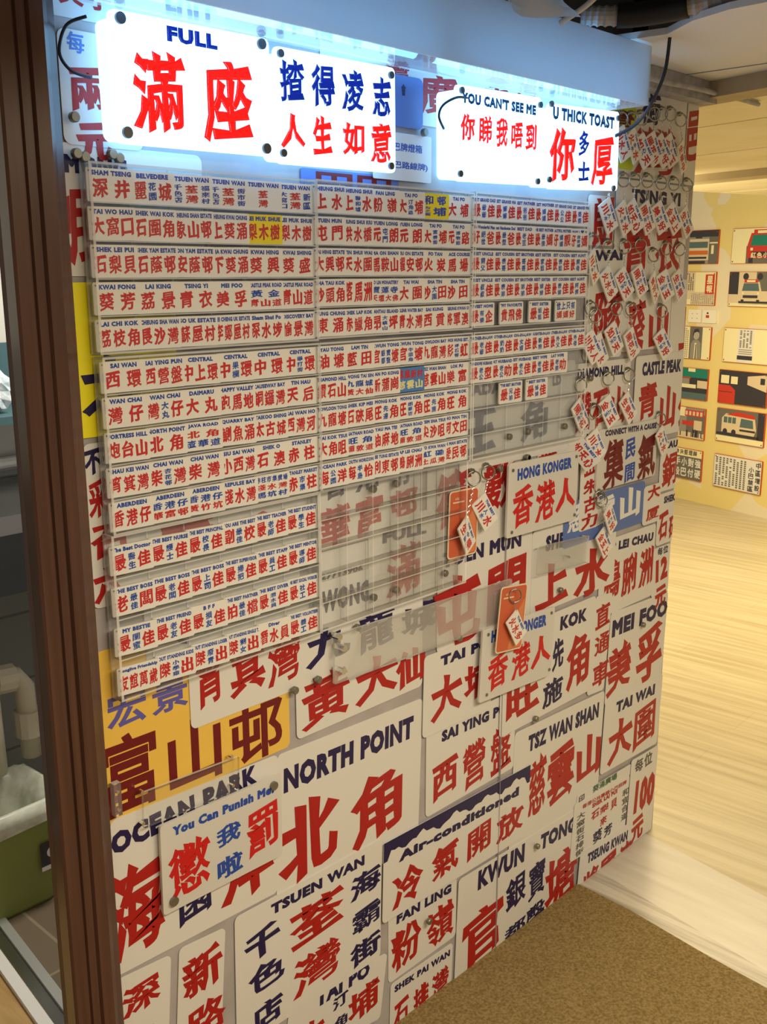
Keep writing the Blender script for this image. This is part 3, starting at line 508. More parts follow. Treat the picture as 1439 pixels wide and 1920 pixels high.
def bez(pts, n=24):
    out = []; P = [Vector(p) for p in pts]
    for i in range(len(P) - 1):
        p0 = P[max(i - 1, 0)]; p1 = P[i]; p2 = P[i + 1]; p3 = P[min(i + 2, len(P) - 1)]
        for k in range(n // (len(P) - 1) + 1):
            t = k / (n // (len(P) - 1) + 1)
            out.append(0.5 * ((2 * p1) + (-p0 + p2) * t + (2 * p0 - 5 * p1 + 4 * p2 - p3) * t * t + (-p0 + 3 * p1 - 3 * p2 + p3) * t ** 3))
    out.append(P[-1]); return out

# ------------------------------------------------------------ lettering
TXT = bpy.data.curves.new('lettering_source', 'FONT'); TXT.resolution_u = 2
TXO = bpy.data.objects.new('lettering_source', TXT); COL.objects.link(TXO)
RAW = {}
def raw(body):
    if body in RAW: return RAW[body]
    TXT.body = body; TXT.space_character = 1.13 if ord(body[0]) < 3000 else 1.0
    TXO.update_tag(); bpy.context.view_layer.update()
    dg = bpy.context.evaluated_depsgraph_get()
    me = bpy.data.meshes.new_from_object(TXO.evaluated_get(dg))
    key = {}; vs = []; idx = []
    for v in me.vertices:
        k = (round(v.co.x, 4), round(v.co.y, 4))
        if k not in key: key[k] = len(vs); vs.append(k)
        idx.append(key[k])
    fs = []
    for p in me.polygons:
        f = [idx[i] for i in p.vertices]
        g = [f[i] for i in range(len(f)) if f[i] != f[i - 1]]
        if len(g) < 3: continue
        ar = sum(vs[g[i]][0] * vs[g[(i + 1) % len(g)]][1] - vs[g[(i + 1) % len(g)]][0] * vs[g[i]][1] for i in range(len(g)))
        if abs(ar) < 1e-9: continue
        fs.append(g if ar > 0 else g[::-1])
    bpy.data.meshes.remove(me)
    RAW[body] = (vs, fs)
    return RAW[body]
STY = {}
def styled(body, style):
    """outline a string and thicken it; 'brush' also gives strokes wedge ends and a rising slant"""
    if (body, style) in STY: return STY[(body, style)]
    vs, fs = raw(body)
    vs = [list(v) for v in vs]
    de = set()
    for f in fs:
        for i in range(len(f)): de.add((f[i], f[(i + 1) % len(f)]))
    nxt = {}; prv = {}
    for a, b in de:
        if (b, a) not in de: nxt[a] = b; prv[b] = a
    n = len(nxt)
    per = sum((Vector(vs[a]) - Vector(vs[c])).length for a, c in nxt.items())
    if style == 'brush':
        ends = []
        for p, q in nxt.items():
            if q not in nxt or p not in prv: continue
            e = Vector(vs[q]) - Vector(vs[p]); L = e.length
            if not 0.03 < L < 0.125: continue
            e0 = Vector(vs[p]) - Vector(vs[prv[p]]); e1 = Vector(vs[nxt[q]]) - Vector(vs[q])
            if e0.length < 0.02 or e1.length < 0.02: continue
            t = e / L
            s0 = e0.normalized().cross(t) if False else e0.normalized().x * t.y - e0.normalized().y * t.x
            s1 = t.x * e1.normalized().y - t.y * e1.normalized().x
            if s0 > 0.75 and s1 > 0.75: ends.append((p, q, t, Vector((t.y, -t.x))))
        for p, q, t, d in ends:
            P = Vector(vs[p]); Q = Vector(vs[q]); fl = 0.016
            if d.x > 0.7: Q += t * 0.046 - d * 0.018; P += d * 0.026 - t * 0.006
            elif d.x < -0.7: P += -t * 0.020 + d * 0.006; Q += t * fl * 0.6 - d * 0.022
            elif d.y > 0.7: Q += t * 0.032 + d * 0.016; P += -t * 0.008 - d * 0.034
            else: Q += t * 0.004 - d * 0.018; P += -t * 0.018 + d * 0.026
            vs[p] = [P.x, P.y]; vs[q] = [Q.x, Q.y]
        for v in vs:
            v[1] += 0.10 * (v[0] - 0.5) + 0.010 * math.sin(v[0] * 9 + v[1] * 4)
            v[0] += 0.012 * math.sin(v[1] * 8 + v[0] * 3)
        k = min(1.0, max(0.25, 1.1 - (per - 5.0) * 0.068))
        ax, ay = 0.044 * k, 0.030 * k
    elif style == 'bold': ax = ay = 0.068
    elif style == 'semi': ax = ay = 0.028
    elif style == 'round': ax = ay = 0.022
    else: ax = ay = 0.004
    V = [tuple(v) for v in vs]; F = list(fs); off = {}
    for v in nxt:
        if v not in prv: continue
        a = Vector(vs[v]) - Vector(vs[prv[v]]); b = Vector(vs[nxt[v]]) - Vector(vs[v])
        if a.length < 1e-7 or b.length < 1e-7: a = b = a if a.length > b.length else b
        a.normalize(); b.normalize()
        na = Vector((a.y, -a.x)); nb = Vector((b.y, -b.x)); nn = na + nb
        if nn.length < 0.2: nn = na
        nn.normalize()
        mt = 1.0 / max(0.62, nn.dot(na))
        off[v] = len(V); V.append((vs[v][0] + nn.x * ax * mt, vs[v][1] + nn.y * ay * mt))
    S = [[q, p, off[p], off[q]] for p, q in nxt.items() if p in off and q in off]
    used = sorted({i for f in F + S for i in f})
    x0 = min(V[i][0] for i in used); x1 = max(V[i][0] for i in used); y0 = min(V[i][1] for i in used); y1 = max(V[i][1] for i in used)
    STY[(body, style)] = (V, F, (x0, y0, x1, y1), S)
    return STY[(body, style)]
def clip_poly(pts, clip):
    u0, v0, u1, v1 = clip
    for ax, lim, sg in ((0, u0, 1), (0, u1, -1), (1, v0, 1), (1, v1, -1)):
        out = []
        for i in range(len(pts)):
            a, b = pts[i - 1], pts[i]
            da, db = sg * (a[ax] - lim), sg * (b[ax] - lim)
            if (da >= 0) != (db >= 0):
                t = da / (da - db); out.append((a[0] + (b[0] - a[0]) * t, a[1] + (b[1] - a[1]) * t))
            if db >= 0: out.append(b)
        pts = out
        if len(pts) < 3: return []
    return pts
def put(b, fr, body, style, x0, y0, x1, y1, mname, z, clip=None):
    V, F, bb, S = styled(body, style)
    sx = (x1 - x0) / max(1e-6, bb[2] - bb[0]); sy = (y1 - y0) / max(1e-6, bb[3] - bb[1])
    P = [(x0 + (v[0] - bb[0]) * sx, y0 + (v[1] - bb[1]) * sy) for v in V]
    if clip is None or (x0 >= clip[0] and y0 >= clip[1] and x1 <= clip[2] and y1 <= clip[3]):
        b.add([fr.p(x, y, z) for x, y in P], F, mname)
        for f in S: # the thickening lies a hair below the stroke, each piece at its own height so that none coincide
            zz = z - random.uniform(0.2, 1.0) * 1.1e-4
            b.add([fr.p(*P[i], zz) for i in f], [[0, 1, 2, 3]], mname)
    else:
        for k, f in enumerate(F + S):
            q = clip_poly([P[i] for i in f], clip)
            if q: b.poly(fr, q, mname, z if k < len(F) else z - random.uniform(0.2, 1.0) * 1.1e-4)
def text_rows(b, o_at, rows, d, clip=None, lift=0.0004, weight='bold'):
    """rows: (string, ink, kind, numbers in tenths of a millimetre on the wall)"""
    for row in rows:
        s, ink, kind = row[:3]; q = [v / 10000 for v in row[3:7]]
        if kind == 'l':
            fr = turned((q[0], -d, q[1]), row[7])
            if clip: # straight strings stay unrotated when they meet the mural's edge
                put(b, fr, s, weight if ord(s[0]) < 3000 else 'semi', 0, 0, q[2], q[3], INK[ink], lift)
            else: put(b, fr, s, weight if ord(s[0]) < 3000 else 'semi', 0, 0, q[2], q[3], INK[ink], lift)
            continue
        fr = Frame((0, -d, 0)); x0, y0, x1, y1 = q
        if kind == 'g': put(b, fr, s, 'brush', x0, y0, x1, y1, INK[ink], lift, clip)
        elif kind == 't': put(b, fr, s, 'round', x0, y0, x1, y1, INK[ink], lift, clip)
        elif kind == 'h':
            w = (x1 - x0) / len(s)
            for i, c in enumerate(s): put(b, fr, c, 'semi', x0 + w * (i + .06), y0, x0 + w * (i + .94), y1, INK[ink], lift, clip)
        elif kind == 'tv':
            h = (y1 - y0) / len(s)
            for i, c in enumerate(s): put(b, fr, c, 'semi', x0, y1 - h * (i + .92), x1, y1 - h * (i + .08), INK[ink], lift, clip)

# ------------------------------------------------------------ the setting
X_END = 2.455; TOP = 1.974
b = MB(); b.box((0.70, 0.0, -0.01), (X_END, 0.06, TOP), 'mural_grey')
mural = structure(b.build('wall_left'), 'wall covered by a printed mural of minibus route signs')
CLIP = (0.705, 0.004, X_END - 0.001, TOP - 0.002)
PLATE = dict(w='print_white', Y='print_yellow_ochre', y='print_yellow', b='print_blue', l='print_lime')
for si, (desc, col, lvl, ox, oy, w, h, ang, rows) in enumerate(SIGNS):
    b = MB(); d = 0.0004 + lvl * 0.0009 + si * 0.000008
    ox, oy, w, h = ox / 1e4, oy / 1e4, w / 1e4, h / 1e4
    x0, y0, x1, y1 = max(ox, CLIP[0]), max(oy, CLIP[1]), min(ox + w, CLIP[2]), min(oy + h, CLIP[3])
    if ox >= CLIP[0] and oy >= CLIP[1] and ox + w <= CLIP[2] + .02 and oy + h <= CLIP[3] and abs(ang) < 4:
        fr = turned((ox, -d + 0.0012, oy), ang); b.plate(fr, min(w, (CLIP[2] - ox)), h, 0.011 if min(w, h) > 0.06 else 0.004, 0.0012, PLATE[col])
    else:
        pts = [(0, 0), (w, 0), (w, h), (0, h)] if False else rrect(0, 0, w, h, 0.010)
        a = R(ang); pts = [(ox + x * math.cos(a) - y * math.sin(a), oy + x * math.sin(a) + y * math.cos(a)) for x, y in pts]
        pts = clip_poly(pts, CLIP)
        if pts: b.prism(Frame((0, -d + 0.0012, 0)), pts, 0, 0.0012, PLATE[col])
    if 'icicle' in desc:
        fr = turned((ox, -d, oy), ang); top = []
        n = 46
        for i in range(n + 1):
            x = w * i / n
            top.append((x, h * (0.865 + 0.040 * math.sin(i * 0.62 + 1.2) + 0.018 * math.sin(i * 1.9) + 0.010 * random.uniform(-1, 1)) if 1 < i < n - 1 else h * 0.76))
        for i in range(n): b.poly(fr, [top[i], top[i + 1], (top[i + 1][0], h), (top[i][0], h)], 'ink_navy', 0.0002)
    text_rows(b, None, rows, d, CLIP)
    p = b.build('printed_sign', mural); p['label'] = desc
for u in (1.705,):   # joins between the printed sheets
    b = MB(); b.box((u, -0.0079, 0.004), (u + 0.0008, -0.0001, 1.03), 'mural_grey'); b.build('seam', mural)
# floors
b = MB()
rot = (0.966, -0.257)
b.add([(-2.5, -4, 0), (2.0, -4, 0), (2.0, 0, 0), (-2.5, 0, 0)], [[0, 1, 2, 3]], 'tan_floor')
b.add([(-2.5, 0, 0), (0.86, 0, 0), (0.985, 1.4, 0), (-2.5, 1.4, 0)], [[0, 1, 2, 3]], 'tan_floor')
structure(b.build('floor'))
b = MB(); b.add([(0.86, 0.06, 0.0), (2.4, 0.06, 0), (2.4, 1.9, 0), (1.03, 1.9, 0)], [[0, 1, 2, 3]], 'kitchen_floor_tile')
structure(b.build('floor_kitchen'))
b = MB(); b.add([(2.409, 0, 0), (1.75, -4, 0), (9, -4, 0), (9, 5, 0), (2.40, 5, 0)], [[0, 1, 2, 3, 4]], 'plank_floor')
structure(b.build('floor_gallery'))
b = MB(); b.prism(Frame((0, 0, 0), (1, 0, 0), (0, 1, 0)), [(2.155, 0.0), (2.409, 0.0), (1.742, -4), (1.45, -4)], -0.004, 0.002, 'threshold_pale')
structure(b.build('trim_1'), 'pale stone threshold between mat and plank floor')
b = MB(); b.prism(Frame((0, 0, 0), (1, 0, 0), (0, 1, 0)), [(2.045, 0.0), (2.155, 0.0), (1.45, -4), (1.35, -4)], -0.003, 0.003, 'threshold_grey')
structure(b.build('trim_2'), 'grey streaked threshold strip along the mat')
b = MB(); b.prism(Frame((0, 0, 0), (1, 0, 0), (0, 1, 0)), [(0.3, -0.002), (2.060, -0.002), (2.052, -0.16), (2.020, -0.386), (2.004, -0.55), (1.70, -3.6), (0.3, -3.6)], 0.0, 0.008, 'mat_brown')
tag(b.build('floor_mat'), 'brown coir floor mat lying along the foot of the sign wall', 'mat')
# far photo wall and gallery ceiling, turned 15 degrees
E1 = Vector((0.966, -0.257, 0)); E2 = Vector((0.257, 0.966, 0)); PW = Vector((6.36, 1.334, 0))
def far(s, z, out=0.0):
    return PW + E2 * s + Vector((0, 0, z)) - E1 * out
b = MB(); b.add([far(-3, 0), far(2.2, 0), far(2.2, 2.2), far(-3, 2.2)], [[3, 2, 1, 0]], 'photo_wall')
structure(b.build('wall_back'), 'cream and yellow patterned wall hung with photographs')
CAMX = Vector((0, CAM_LOC[1], 0))
def strip(bm, c0, c1, z0, z1, mname, t0=-4.2, t1=4.0):
    P = [CAMX + E1 * c + E2 * t for c, t in ((c0, t0), (c1, t0), (c1, t1), (c0, t1))]
    q = [(p.x, p.y, z0) for p in P] + [(p.x, p.y, z1) for p in P]
    bm.add(q, [[3, 2, 1, 0], [4, 5, 6, 7], [0, 1, 5, 4], [1, 2, 6, 5], [2, 3, 7, 6], [3, 0, 4, 7]], mname)
b = MB()
for c0, c1 in ((2.12, 2.525), (2.535, 3.115), (3.125, 3.71), (3.85, 4.655), (4.67, 5.30), (5.315, 5.7)): strip(b, c0, c1, 1.975, 1.99, 'board_yellow')
strip(b, 2.1, 5.8, 1.992, 2.0, 'lintel_brown')
structure(b.build('ceiling_gallery'), 'pale yellow boarded ceiling')
b = MB(); strip(b, 3.71, 3.85, 1.945, 1.99, 'lintel_brown'); structure(b.build('trim_3'), 'beam across boarded ceiling')
b = MB(); strip(b, 2.03, 2.12, 1.955, 2.0, 'lintel_brown'); structure(b.build('trim_4'), 'lintel at ceiling edge')
# low shop ceiling with a ragged service hole above the light trough
def onz(p, z): return (p[0], p[1], z)
hole = [(1.0, -0.60), (1.78, -0.60), (1.80, -0.44), (1.803, -0.38), (1.835, -0.295), (1.90, -0.21), (1.88, -0.05), (1.0, -0.05)]
b = MB()
CZ = 1.992
edge = [CAMX + E1 * 2.05 + E2 * t for t in (0.80, -4.0)]
eu = lambda y: 2.05 / 0.966 + (y - CAM_LOC[1]) * 0.257 / 0.966
for pts in ([(-2.5, -4), (1.0, -4), (1.0, 0.0), (-2.5, 0.0)], [(1.0, -4), (eu(-4), -4), (eu(-0.6), -0.6), (1.0, -0.6)],
            [(1.78, -0.60), (eu(-0.6), -0.6), (eu(0.0), 0.0), (1.0, 0.0), (1.0, -0.05), (1.88, -0.05), (1.90, -0.21), (1.835, -0.295), (1.803, -0.38), (1.80, -0.44)]):
    b.prism(Frame((0, 0, 0), (1, 0, 0), (0, 1, 0)), pts, CZ, CZ + 0.012, 'ceiling_white')
structure(b.build('ceiling'), 'low white ceiling with a service hole')
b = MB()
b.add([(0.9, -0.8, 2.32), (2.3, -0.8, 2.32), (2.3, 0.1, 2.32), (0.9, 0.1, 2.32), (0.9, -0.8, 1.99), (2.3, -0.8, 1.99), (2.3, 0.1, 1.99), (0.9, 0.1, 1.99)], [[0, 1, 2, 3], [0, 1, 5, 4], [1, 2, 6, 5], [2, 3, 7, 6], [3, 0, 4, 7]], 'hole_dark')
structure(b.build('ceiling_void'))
b = MB(); b.box((1.0, -0.045, 1.945), (2.46, -0.002, CZ - .001), 'wrap_grey'); structure(b.build('trim_5'), 'grey ledge along top of the mural')
# wooden post at the mural's end
b = MB()
prof = [(0.636, 0.0), (0.624, 0.046), (0.627, 0.050), (0.645, 0.050), (0.647, 0.044), (0.650, 0.044), (0.652, 0.048), (0.662, 0.048), (0.664, 0.042), (0.667, 0.042), (0.670, 0.047), (0.688, 0.047), (0.697, 0.040), (0.712, 0.030), (0.726, 0.006), (0.726, 0.0)]
prof = [(u, -d) for u, d in prof]
prof = [(u, y) for u, y in prof]
b.prism(Frame((0, 0, 0), (1, 0, 0), (0, 1, 0)), prof[::-1], 0.0, 2.0, 'post_brown')
b.box((0.66, 0.0, 0.0), (0.70, 0.06, 2.0), 'post_brown')
structure(b.build('trim_6'), 'dark brown moulded wooden door post')
# sliding track left of the post
b = MB()
def bar(bm, p, q, w, h, mname):
    p = Vector(p); q = Vector(q); t = (q - p).normalized(); n = Vector((-t.y, t.x, 0)) * w / 2
    P = [p - n, q - n, q + n, p + n]
    bm.add([(v.x, v.y, 0.0) for v in P] + [(v.x, v.y, h) for v in P], [[3, 2, 1, 0], [4, 5, 6, 7], [0, 1, 5, 4], [1, 2, 6, 5], [2, 3, 7, 6], [3, 0, 4, 7]], mname)
bar(b, (0.855, 0.08, 0), (1.02, 1.42, 0), 0.022, 0.014, 'aluminium')
bar(b, (0.830, 0.08, 0), (0.995, 1.42, 0), 0.026, 0.006, 'steel')
bar(b, (0.800, 0.08, 0), (0.965, 1.42, 0), 0.026, 0.012, 'rail_white')
structure(b.build('trim_7'), 'aluminium sliding door track on the floor')
# kitchen shell
b = MB(); b.add([(0.2, 1.42, 0), (2.4, 1.42, 0), (2.4, 1.42, 1.02), (0.2, 1.42, 1.02)], [[0, 1, 2, 3]], 'kitchen_tile')
b.add([(0.2, 1.42, 1.02), (2.4, 1.42, 1.02), (2.4, 1.42, 2.3), (0.2, 1.42, 2.3)], [[0, 1, 2, 3]], 'kitchen_grey')
structure(b.build('wall_kitchen'), 'grey tiled kitchen wall')
b = MB(); b.box((2.3, 0.06, 0), (2.4, 1.42, 2.3), 'kitchen_grey'); structure(b.build('wall_right'))
b = MB(); b.box((-1.0, 0.03, 2.2), (2.4, 1.5, 2.25), 'kitchen_grey'); structure(b.build('ceiling_kitchen'))

# ------------------------------------------------------------ light trough and tubes
TD, TZ0, TZ1, TL, TR = 0.15, 1.876, 1.9865, 0.70, 1.951
trough = thing('light_trough', 'long milky plastic light trough above the lit sign boxes', 'light fixture', (1.28, -0.1, TZ0))
b = MB(); b.box((TL, -TD, TZ0), (TR, -TD + 0.004, TZ1), 'trough_plastic'); b.build('front_panel', trough)
b = MB(); b.box((TR - 0.004, -TD + 0.004, TZ0), (TR, -0.004, TZ1), 'trough_plastic'); b.build('end_panel', trough)
b = MB(); b.box((TL, -TD + 0.004, TZ0), (TR - 0.004, -0.05, TZ0 + 0.003), 'trough_clear'); b.build('bottom_panel', trough)
b = MB(); b.box((TL, -0.11, TZ1 - 0.02), (TR - 0.01, -0.07, TZ1 - 0.004), 'ceiling_white'); b.build('batten', trough)
for i, (u0, u1) in enumerate(((0.74, 1.32), (1.34, 1.93))):
    t = thing('fluorescent_tube', 'glowing white fluorescent tube inside the trough above ' + ('the FULL light box' if i == 0 else 'the thick toast light box'), 'lamp', ((u0 + u1) / 2, -0.09, 1.894), 'fluorescent tubes in the trough')
    b = MB(); b.tube([(u0 + .012, -0.09, 1.894), (u1 - .012, -0.09, 1.894)], 0.011, 'tube_glow', 12); b.build('glass_tube', t, smooth=False)
    for x0, x1 in ((u0, u0 + .012), (u1 - .012, u1)):
        b = MB(); b.tube([(x0, -0.09, 1.894), (x1, -0.09, 1.894)], 0.0118, 'aluminium', 12); b.build('end_cap', t)

# ------------------------------------------------------------ lit sign boxes
LBL = {'FULL': 'glowing light box FULL with large red 滿座', 'eight character': 'glowing light box with four blue over four red characters', "YOU CAN'T SEE ME": "glowing light box YOU CAN'T SEE ME over small red characters", 'U THICK TOAST': 'glowing light box U THICK TOAST with red 你厚'}
CABLES = {'FULL': [(0.745, 1.86, .05), (0.728, 1.85, .03), (0.722, 1.82, .02), (0.735, 1.80, .022), (0.765, 1.795, .02)],
          "YOU CAN'T SEE ME": [(1.50, 1.85, .05), (1.455, 1.845, .06), (1.425, 1.83, .055), (1.42, 1.812, .05), (1.445, 1.795, .04)]}
for name, ox, oy, w, h, ang, d, bolts, rows in LIGHT_BOXES:
    ox, oy, w, h = ox / 1e4, oy / 1e4, w / 1e4, h / 1e4
    t = thing('light_box', LBL[name], 'light box', (ox + w / 2, -0.004, oy), 'lit sign boxes under the trough')
    b = MB(); b.plate(turned((ox + .006, -0.003, oy + .006), ang), w - .012, h - .012, 0.010, d - 0.009, 'lit_side'); b.build('housing', t)
    b = MB(); b.plate(turned((ox, -d + 0.005, oy), ang), w, h, 0.009, 0.005, 'lit_white')
    text_rows(b, None, rows, d, None, 0.0004, 'bold')
    b.build('face_panel', t)
    for u, v in bolts:
        b = MB(); b.disc(Frame((u / 1e4, -d, v / 1e4)), 0, 0, 0.0075 if name == 'FULL' else 0.0058, 0, 0.004, 'bolt_dark'); b.build('bolt', t)
    if name in CABLES:
        b = MB(); b.tube(bez([(u, -dd, v) for u, v, dd in CABLES[name]], 30), 0.0022, 'cable_dark', 6); b.build('cable', t, smooth=True)

# ------------------------------------------------------------ display racks with their tags
RD0, RD1, RW = 0.0075, 0.031, 0.4015
TAGW, TAGH, TAGT = 0.0700, 0.0432, 0.0032
def parse_line(line):
    out = []
    for tok in line.split(' '):
        if tok == '_': out.append(('_', '', 0.8)); continue
        k, s = tok[0], tok[1:]
        out.append((k, s, {'r': 1.0 * len(s), 'b': 1.0 * len(s), 'y': 1.0 * len(s), 'B': 0.62, 'V': 0.9}[k]))
    return out
TCOL = dict(r='ink_tagred', b='ink_blue', B='ink_blue', V='ink_tagred', y='ink_pale_yellow')
def print_tag(b, fr, eng, spec, z, redword=False):
    """lettering of one tag, centred on the frame"""
    x0, x1 = -TAGW / 2 + 0.0030, TAGW / 2 - 0.0030
    top = TAGH / 2 - 0.0030
    if eng:
        bb = styled(eng, 'bold')[2]
        w = min(x1 - x0 - 0.003, 0.0088 * (bb[2] - bb[0]))
        put(b, fr, eng, 'bold', -w / 2 + 0.001, top - 0.0066, w / 2 + 0.001, top, 'ink_blue', z)
        top -= 0.0092
    lines = spec.split('/')
    lh = (top + TAGH / 2 - 0.0032) / len(lines)
    for i, ln in enumerate(lines):
        ya, yb = top - lh * (i + 1) + 0.0008, top - lh * i - 0.0008
        parts = parse_line(ln); tot = sum(p[2] for p in parts); x = x0
        for k, s, wt in parts:
            w = (x1 - x0) * wt / tot
            if k in 'rby':
                cw = w / len(s)
                for j, c in enumerate(s):
                    mg = cw * 0.06 if len(s) > 2 or len(parts) > 1 else cw * 0.14
                    put(b, fr, c, 'brush', x + cw * j + mg, ya + (yb - ya) * .04, x + cw * (j + 1) - mg, yb, TCOL[k], z)
            elif k in 'BV':
                ch = (yb - ya) / max(len(s), 2)
                y = yb - (0 if len(s) > 1 else ch / 2)
                for j, c in enumerate(s): put(b, fr, c, 'brush', x + w * .10, y - ch * (j + .95), x + w * .90, y - ch * (j + .05), TCOL[k], z)
            x += w
SKIP = {'DAIMARU', 'OCEAN PARK'}
ORD = ['first', 'second', 'third', 'fourth', 'fifth', 'sixth']
seen = {}
def zh(spec): return ''.join(c for c in spec if ord(c) > 3000)
for rname, u0, vt, rows, table in RACKS:
    H = 0.2485
    lines = table.split('\n'); vb = vt - H; ph = (H - 0.004) / rows; pw = (RW - 0.008) / 6
    full = any(x != '-' for ln in lines[:3] for x in ln.split('|'))
    rl = {'empty': 'empty clear acrylic pocket rack below the centre tag rack', 'lowest': 'clear acrylic pocket rack of THE BEST tags, lowest on wall'}.get(rname, f'clear acrylic pocket rack, {rname} of the tag racks')
    rk = thing('acrylic_rack', rl, 'rack', (u0 + RW / 2, -RD0, vb), 'clear acrylic tag racks')
    b = MB(); b.box((u0, -RD0 - 0.0018, vb), (u0 + RW, -RD0, vt), 'acrylic_hazy', 'acrylic_edge', 'y'); b.build('back_panel', rk)
    for x in (u0, u0 + RW - 0.004):
        b = MB(); b.box((x, -RD1, vb), (x + 0.004, -RD0 - 0.0018, vt), 'acrylic', 'acrylic_edge', 'x'); b.build('side_panel', rk)
    for r in range(rows + 1):
        v = vt - 0.003 - r * ph if r < rows else vb
        b = MB(); b.box((u0 + 0.004, -RD1, v), (u0 + RW - 0.004, -RD0 - 0.0018, v + (0.003 if r in (0, rows) else 0.0018)), 'acrylic', 'acrylic_edge', 'z'); b.build('shelf', rk)
    for c in range(1, 6):
        x = u0 + 0.004 + c * pw
        for r in range(rows):
            occ = len(lines[r].split('|')) > 1 and lines[r].count('-|') + lines[r].count('|-') < 5
        b = MB(); dd = 0.0135 if rname not in ('empty',) else 0.029
        b.box((x - 0.0006, -dd, vb + 0.003), (x + 0.0006, -RD0 - 0.0018, vt - 0.003), 'acrylic', 'acrylic_edge', 'x'); b.build('divider', rk)
    for r, ln in enumerate(lines):
        for c, cell in enumerate(ln.split('|')):
            if cell == '-': continue
            slot = float(c)
            if cell[0] == '@':
                i = 1
                while i < len(cell) and (cell[i].isdigit() or cell[i] == '.'): i += 1
                slot = float(cell[1:i]); cell = cell[i:]
            base = 'tag_white'
            if cell[0] == '*': base = {'Y': 'tag_yellow', 'B': 'tag_blue'}[cell[1]]; cell = cell[2:]
            eng, spec = cell.split(';')
            cx = u0 + 0.004 + (slot + 0.5) * pw + random.uniform(-.0006, .0006)
            cz = vt - 0.003 - (r + 1) * ph + 0.0019 + TAGH / 2 + 0.0003 + (0.001 if rname == 'lowest' else 0)
            b = MB(); fr = Frame((0, 0, 0))
            b.prism(fr, rrect(-TAGW / 2, -TAGH / 2, TAGW, TAGH, 0.0022, 2), -TAGT / 2, TAGT / 2, base)
            b.disc(fr, -TAGW / 2 + 0.0042, TAGH / 2 - 0.0042, 0.0014, TAGT / 2, TAGT / 2 + 0.0002, 'hole_black', 8)
            print_tag(b, fr, eng, spec, TAGT / 2 + 0.0002)
            o = b.build('name_tag')
            o.location = (cx, -0.0205, cz); o.rotation_euler = (0, R(random.uniform(-.7, .7)), R(-5.0))
            z = zh(spec); colr = {'tag_white': 'white', 'tag_yellow': 'yellow', 'tag_blue': 'blue'}[base]
            rn = {'lowest': 'lowest rack'}.get(rname, rname + ' rack')
            words = (eng + ' ' if eng and eng not in SKIP else '') + z
            key = (colr, words)
            if eng == 'DAIMARU': lab = f'white tag of two red characters right of WAN CHAI 大丸, {rn}'
            else: lab = f'small {colr} tag lettered {words} in {rn}'
            if key in seen or eng == 'NATHAN ROAD': lab = f'small {colr} tag lettered {words}, {ORD[c]} in its row, {rn}'
            seen[key] = 1
            tag(o, lab, 'tag', f'name tags in the {rn}')

# ------------------------------------------------------------ hung acrylic signs
AL = {'You Can Punish Me!': 'white acrylic sign You Can Punish Me! with red 懲罰', 'upper HONG KONGER': 'white acrylic sign HONG KONGER 香港人, the upper, fully visible one', 'lower HONG KONGER': 'white acrylic sign 香港人 partly behind an orange keychain card', 'CONNECT WITH A CAUSE': 'white acrylic sign CONNECT WITH A CAUSE with red 集氣'}
for name, ox, oy, w, h, ang, d, bolts, rows in ACRYLIC_SIGNS:
    ox, oy, w, h = ox / 1e4, oy / 1e4, w / 1e4, h / 1e4
    t = thing('acrylic_sign', AL[name], 'sign', (ox + w / 2, -d, oy), 'acrylic signs hung on the mural')
    b = MB(); b.plate(turned((ox, -d + 0.005, oy), ang), w, h, 0.006, 0.005, 'acrylic_white')
    text_rows(b, None, rows, d); b.build('panel', t)
    for u, v in bolts:
        b = MB(); big = name.startswith('You')
        b.disc(Frame((u / 1e4, -d, v / 1e4)), 0, 0, 0.0078 if big else 0.0036, 0, 0.005 if big else 0.002, 'magnet_grey', 16); b.build('bolt', t)
SLAB = ['long clear acrylic strip with bolts over 九龍城', 'short clear acrylic strip over SHEUNG SHUI sign', 'clear acrylic panel over the ochre 富山邨 sign']
for i, (ox, oy, w, h, ang) in enumerate(STRIPS):
    ox, oy, w, h = ox / 1e4, oy / 1e4, w / 1e4, h / 1e4; d = (0.022, 0.022, 0.014)[i]
    t = thing('acrylic_strip', SLAB[i], 'acrylic strip', (ox + w / 2, -d, oy), 'clear acrylic strips on the mural')
    b = MB(); b.plate(turned((ox, -d + 0.005, oy), ang), w, h, 0.003, 0.005, ('acrylic_strip', 'acrylic_hazy', 'acrylic')[i], 'acrylic_edge'); b.build('panel', t)
    for u, v in STRIP_BOLTS[i]:
        b = MB(); b.disc(Frame((u / 1e4, -0.008, v / 1e4)), 0, 0, 0.006 if i == 0 else 0.003, 0, d + (0.002 if i == 0 else -0.006), 'chrome', 12); b.build('bolt', t)

t = thing('acrylic_bracket', 'small clear acrylic bracket beside the post on ochre sign', 'bracket', (0.735, -0.012, 0.62))
b = MB(); b.box((0.729, -0.018, 0.76), (0.741, -0.0075, 0.813), 'acrylic_hazy', 'acrylic_edge', 'y'); b.build('block', t)
for v in (0.77, 0.80):
    b = MB(); b.disc(Frame((0.735, -0.018, v)), 0, 0, 0.0028, 0, 0.002, 'chrome', 10); b.build('bolt', t)

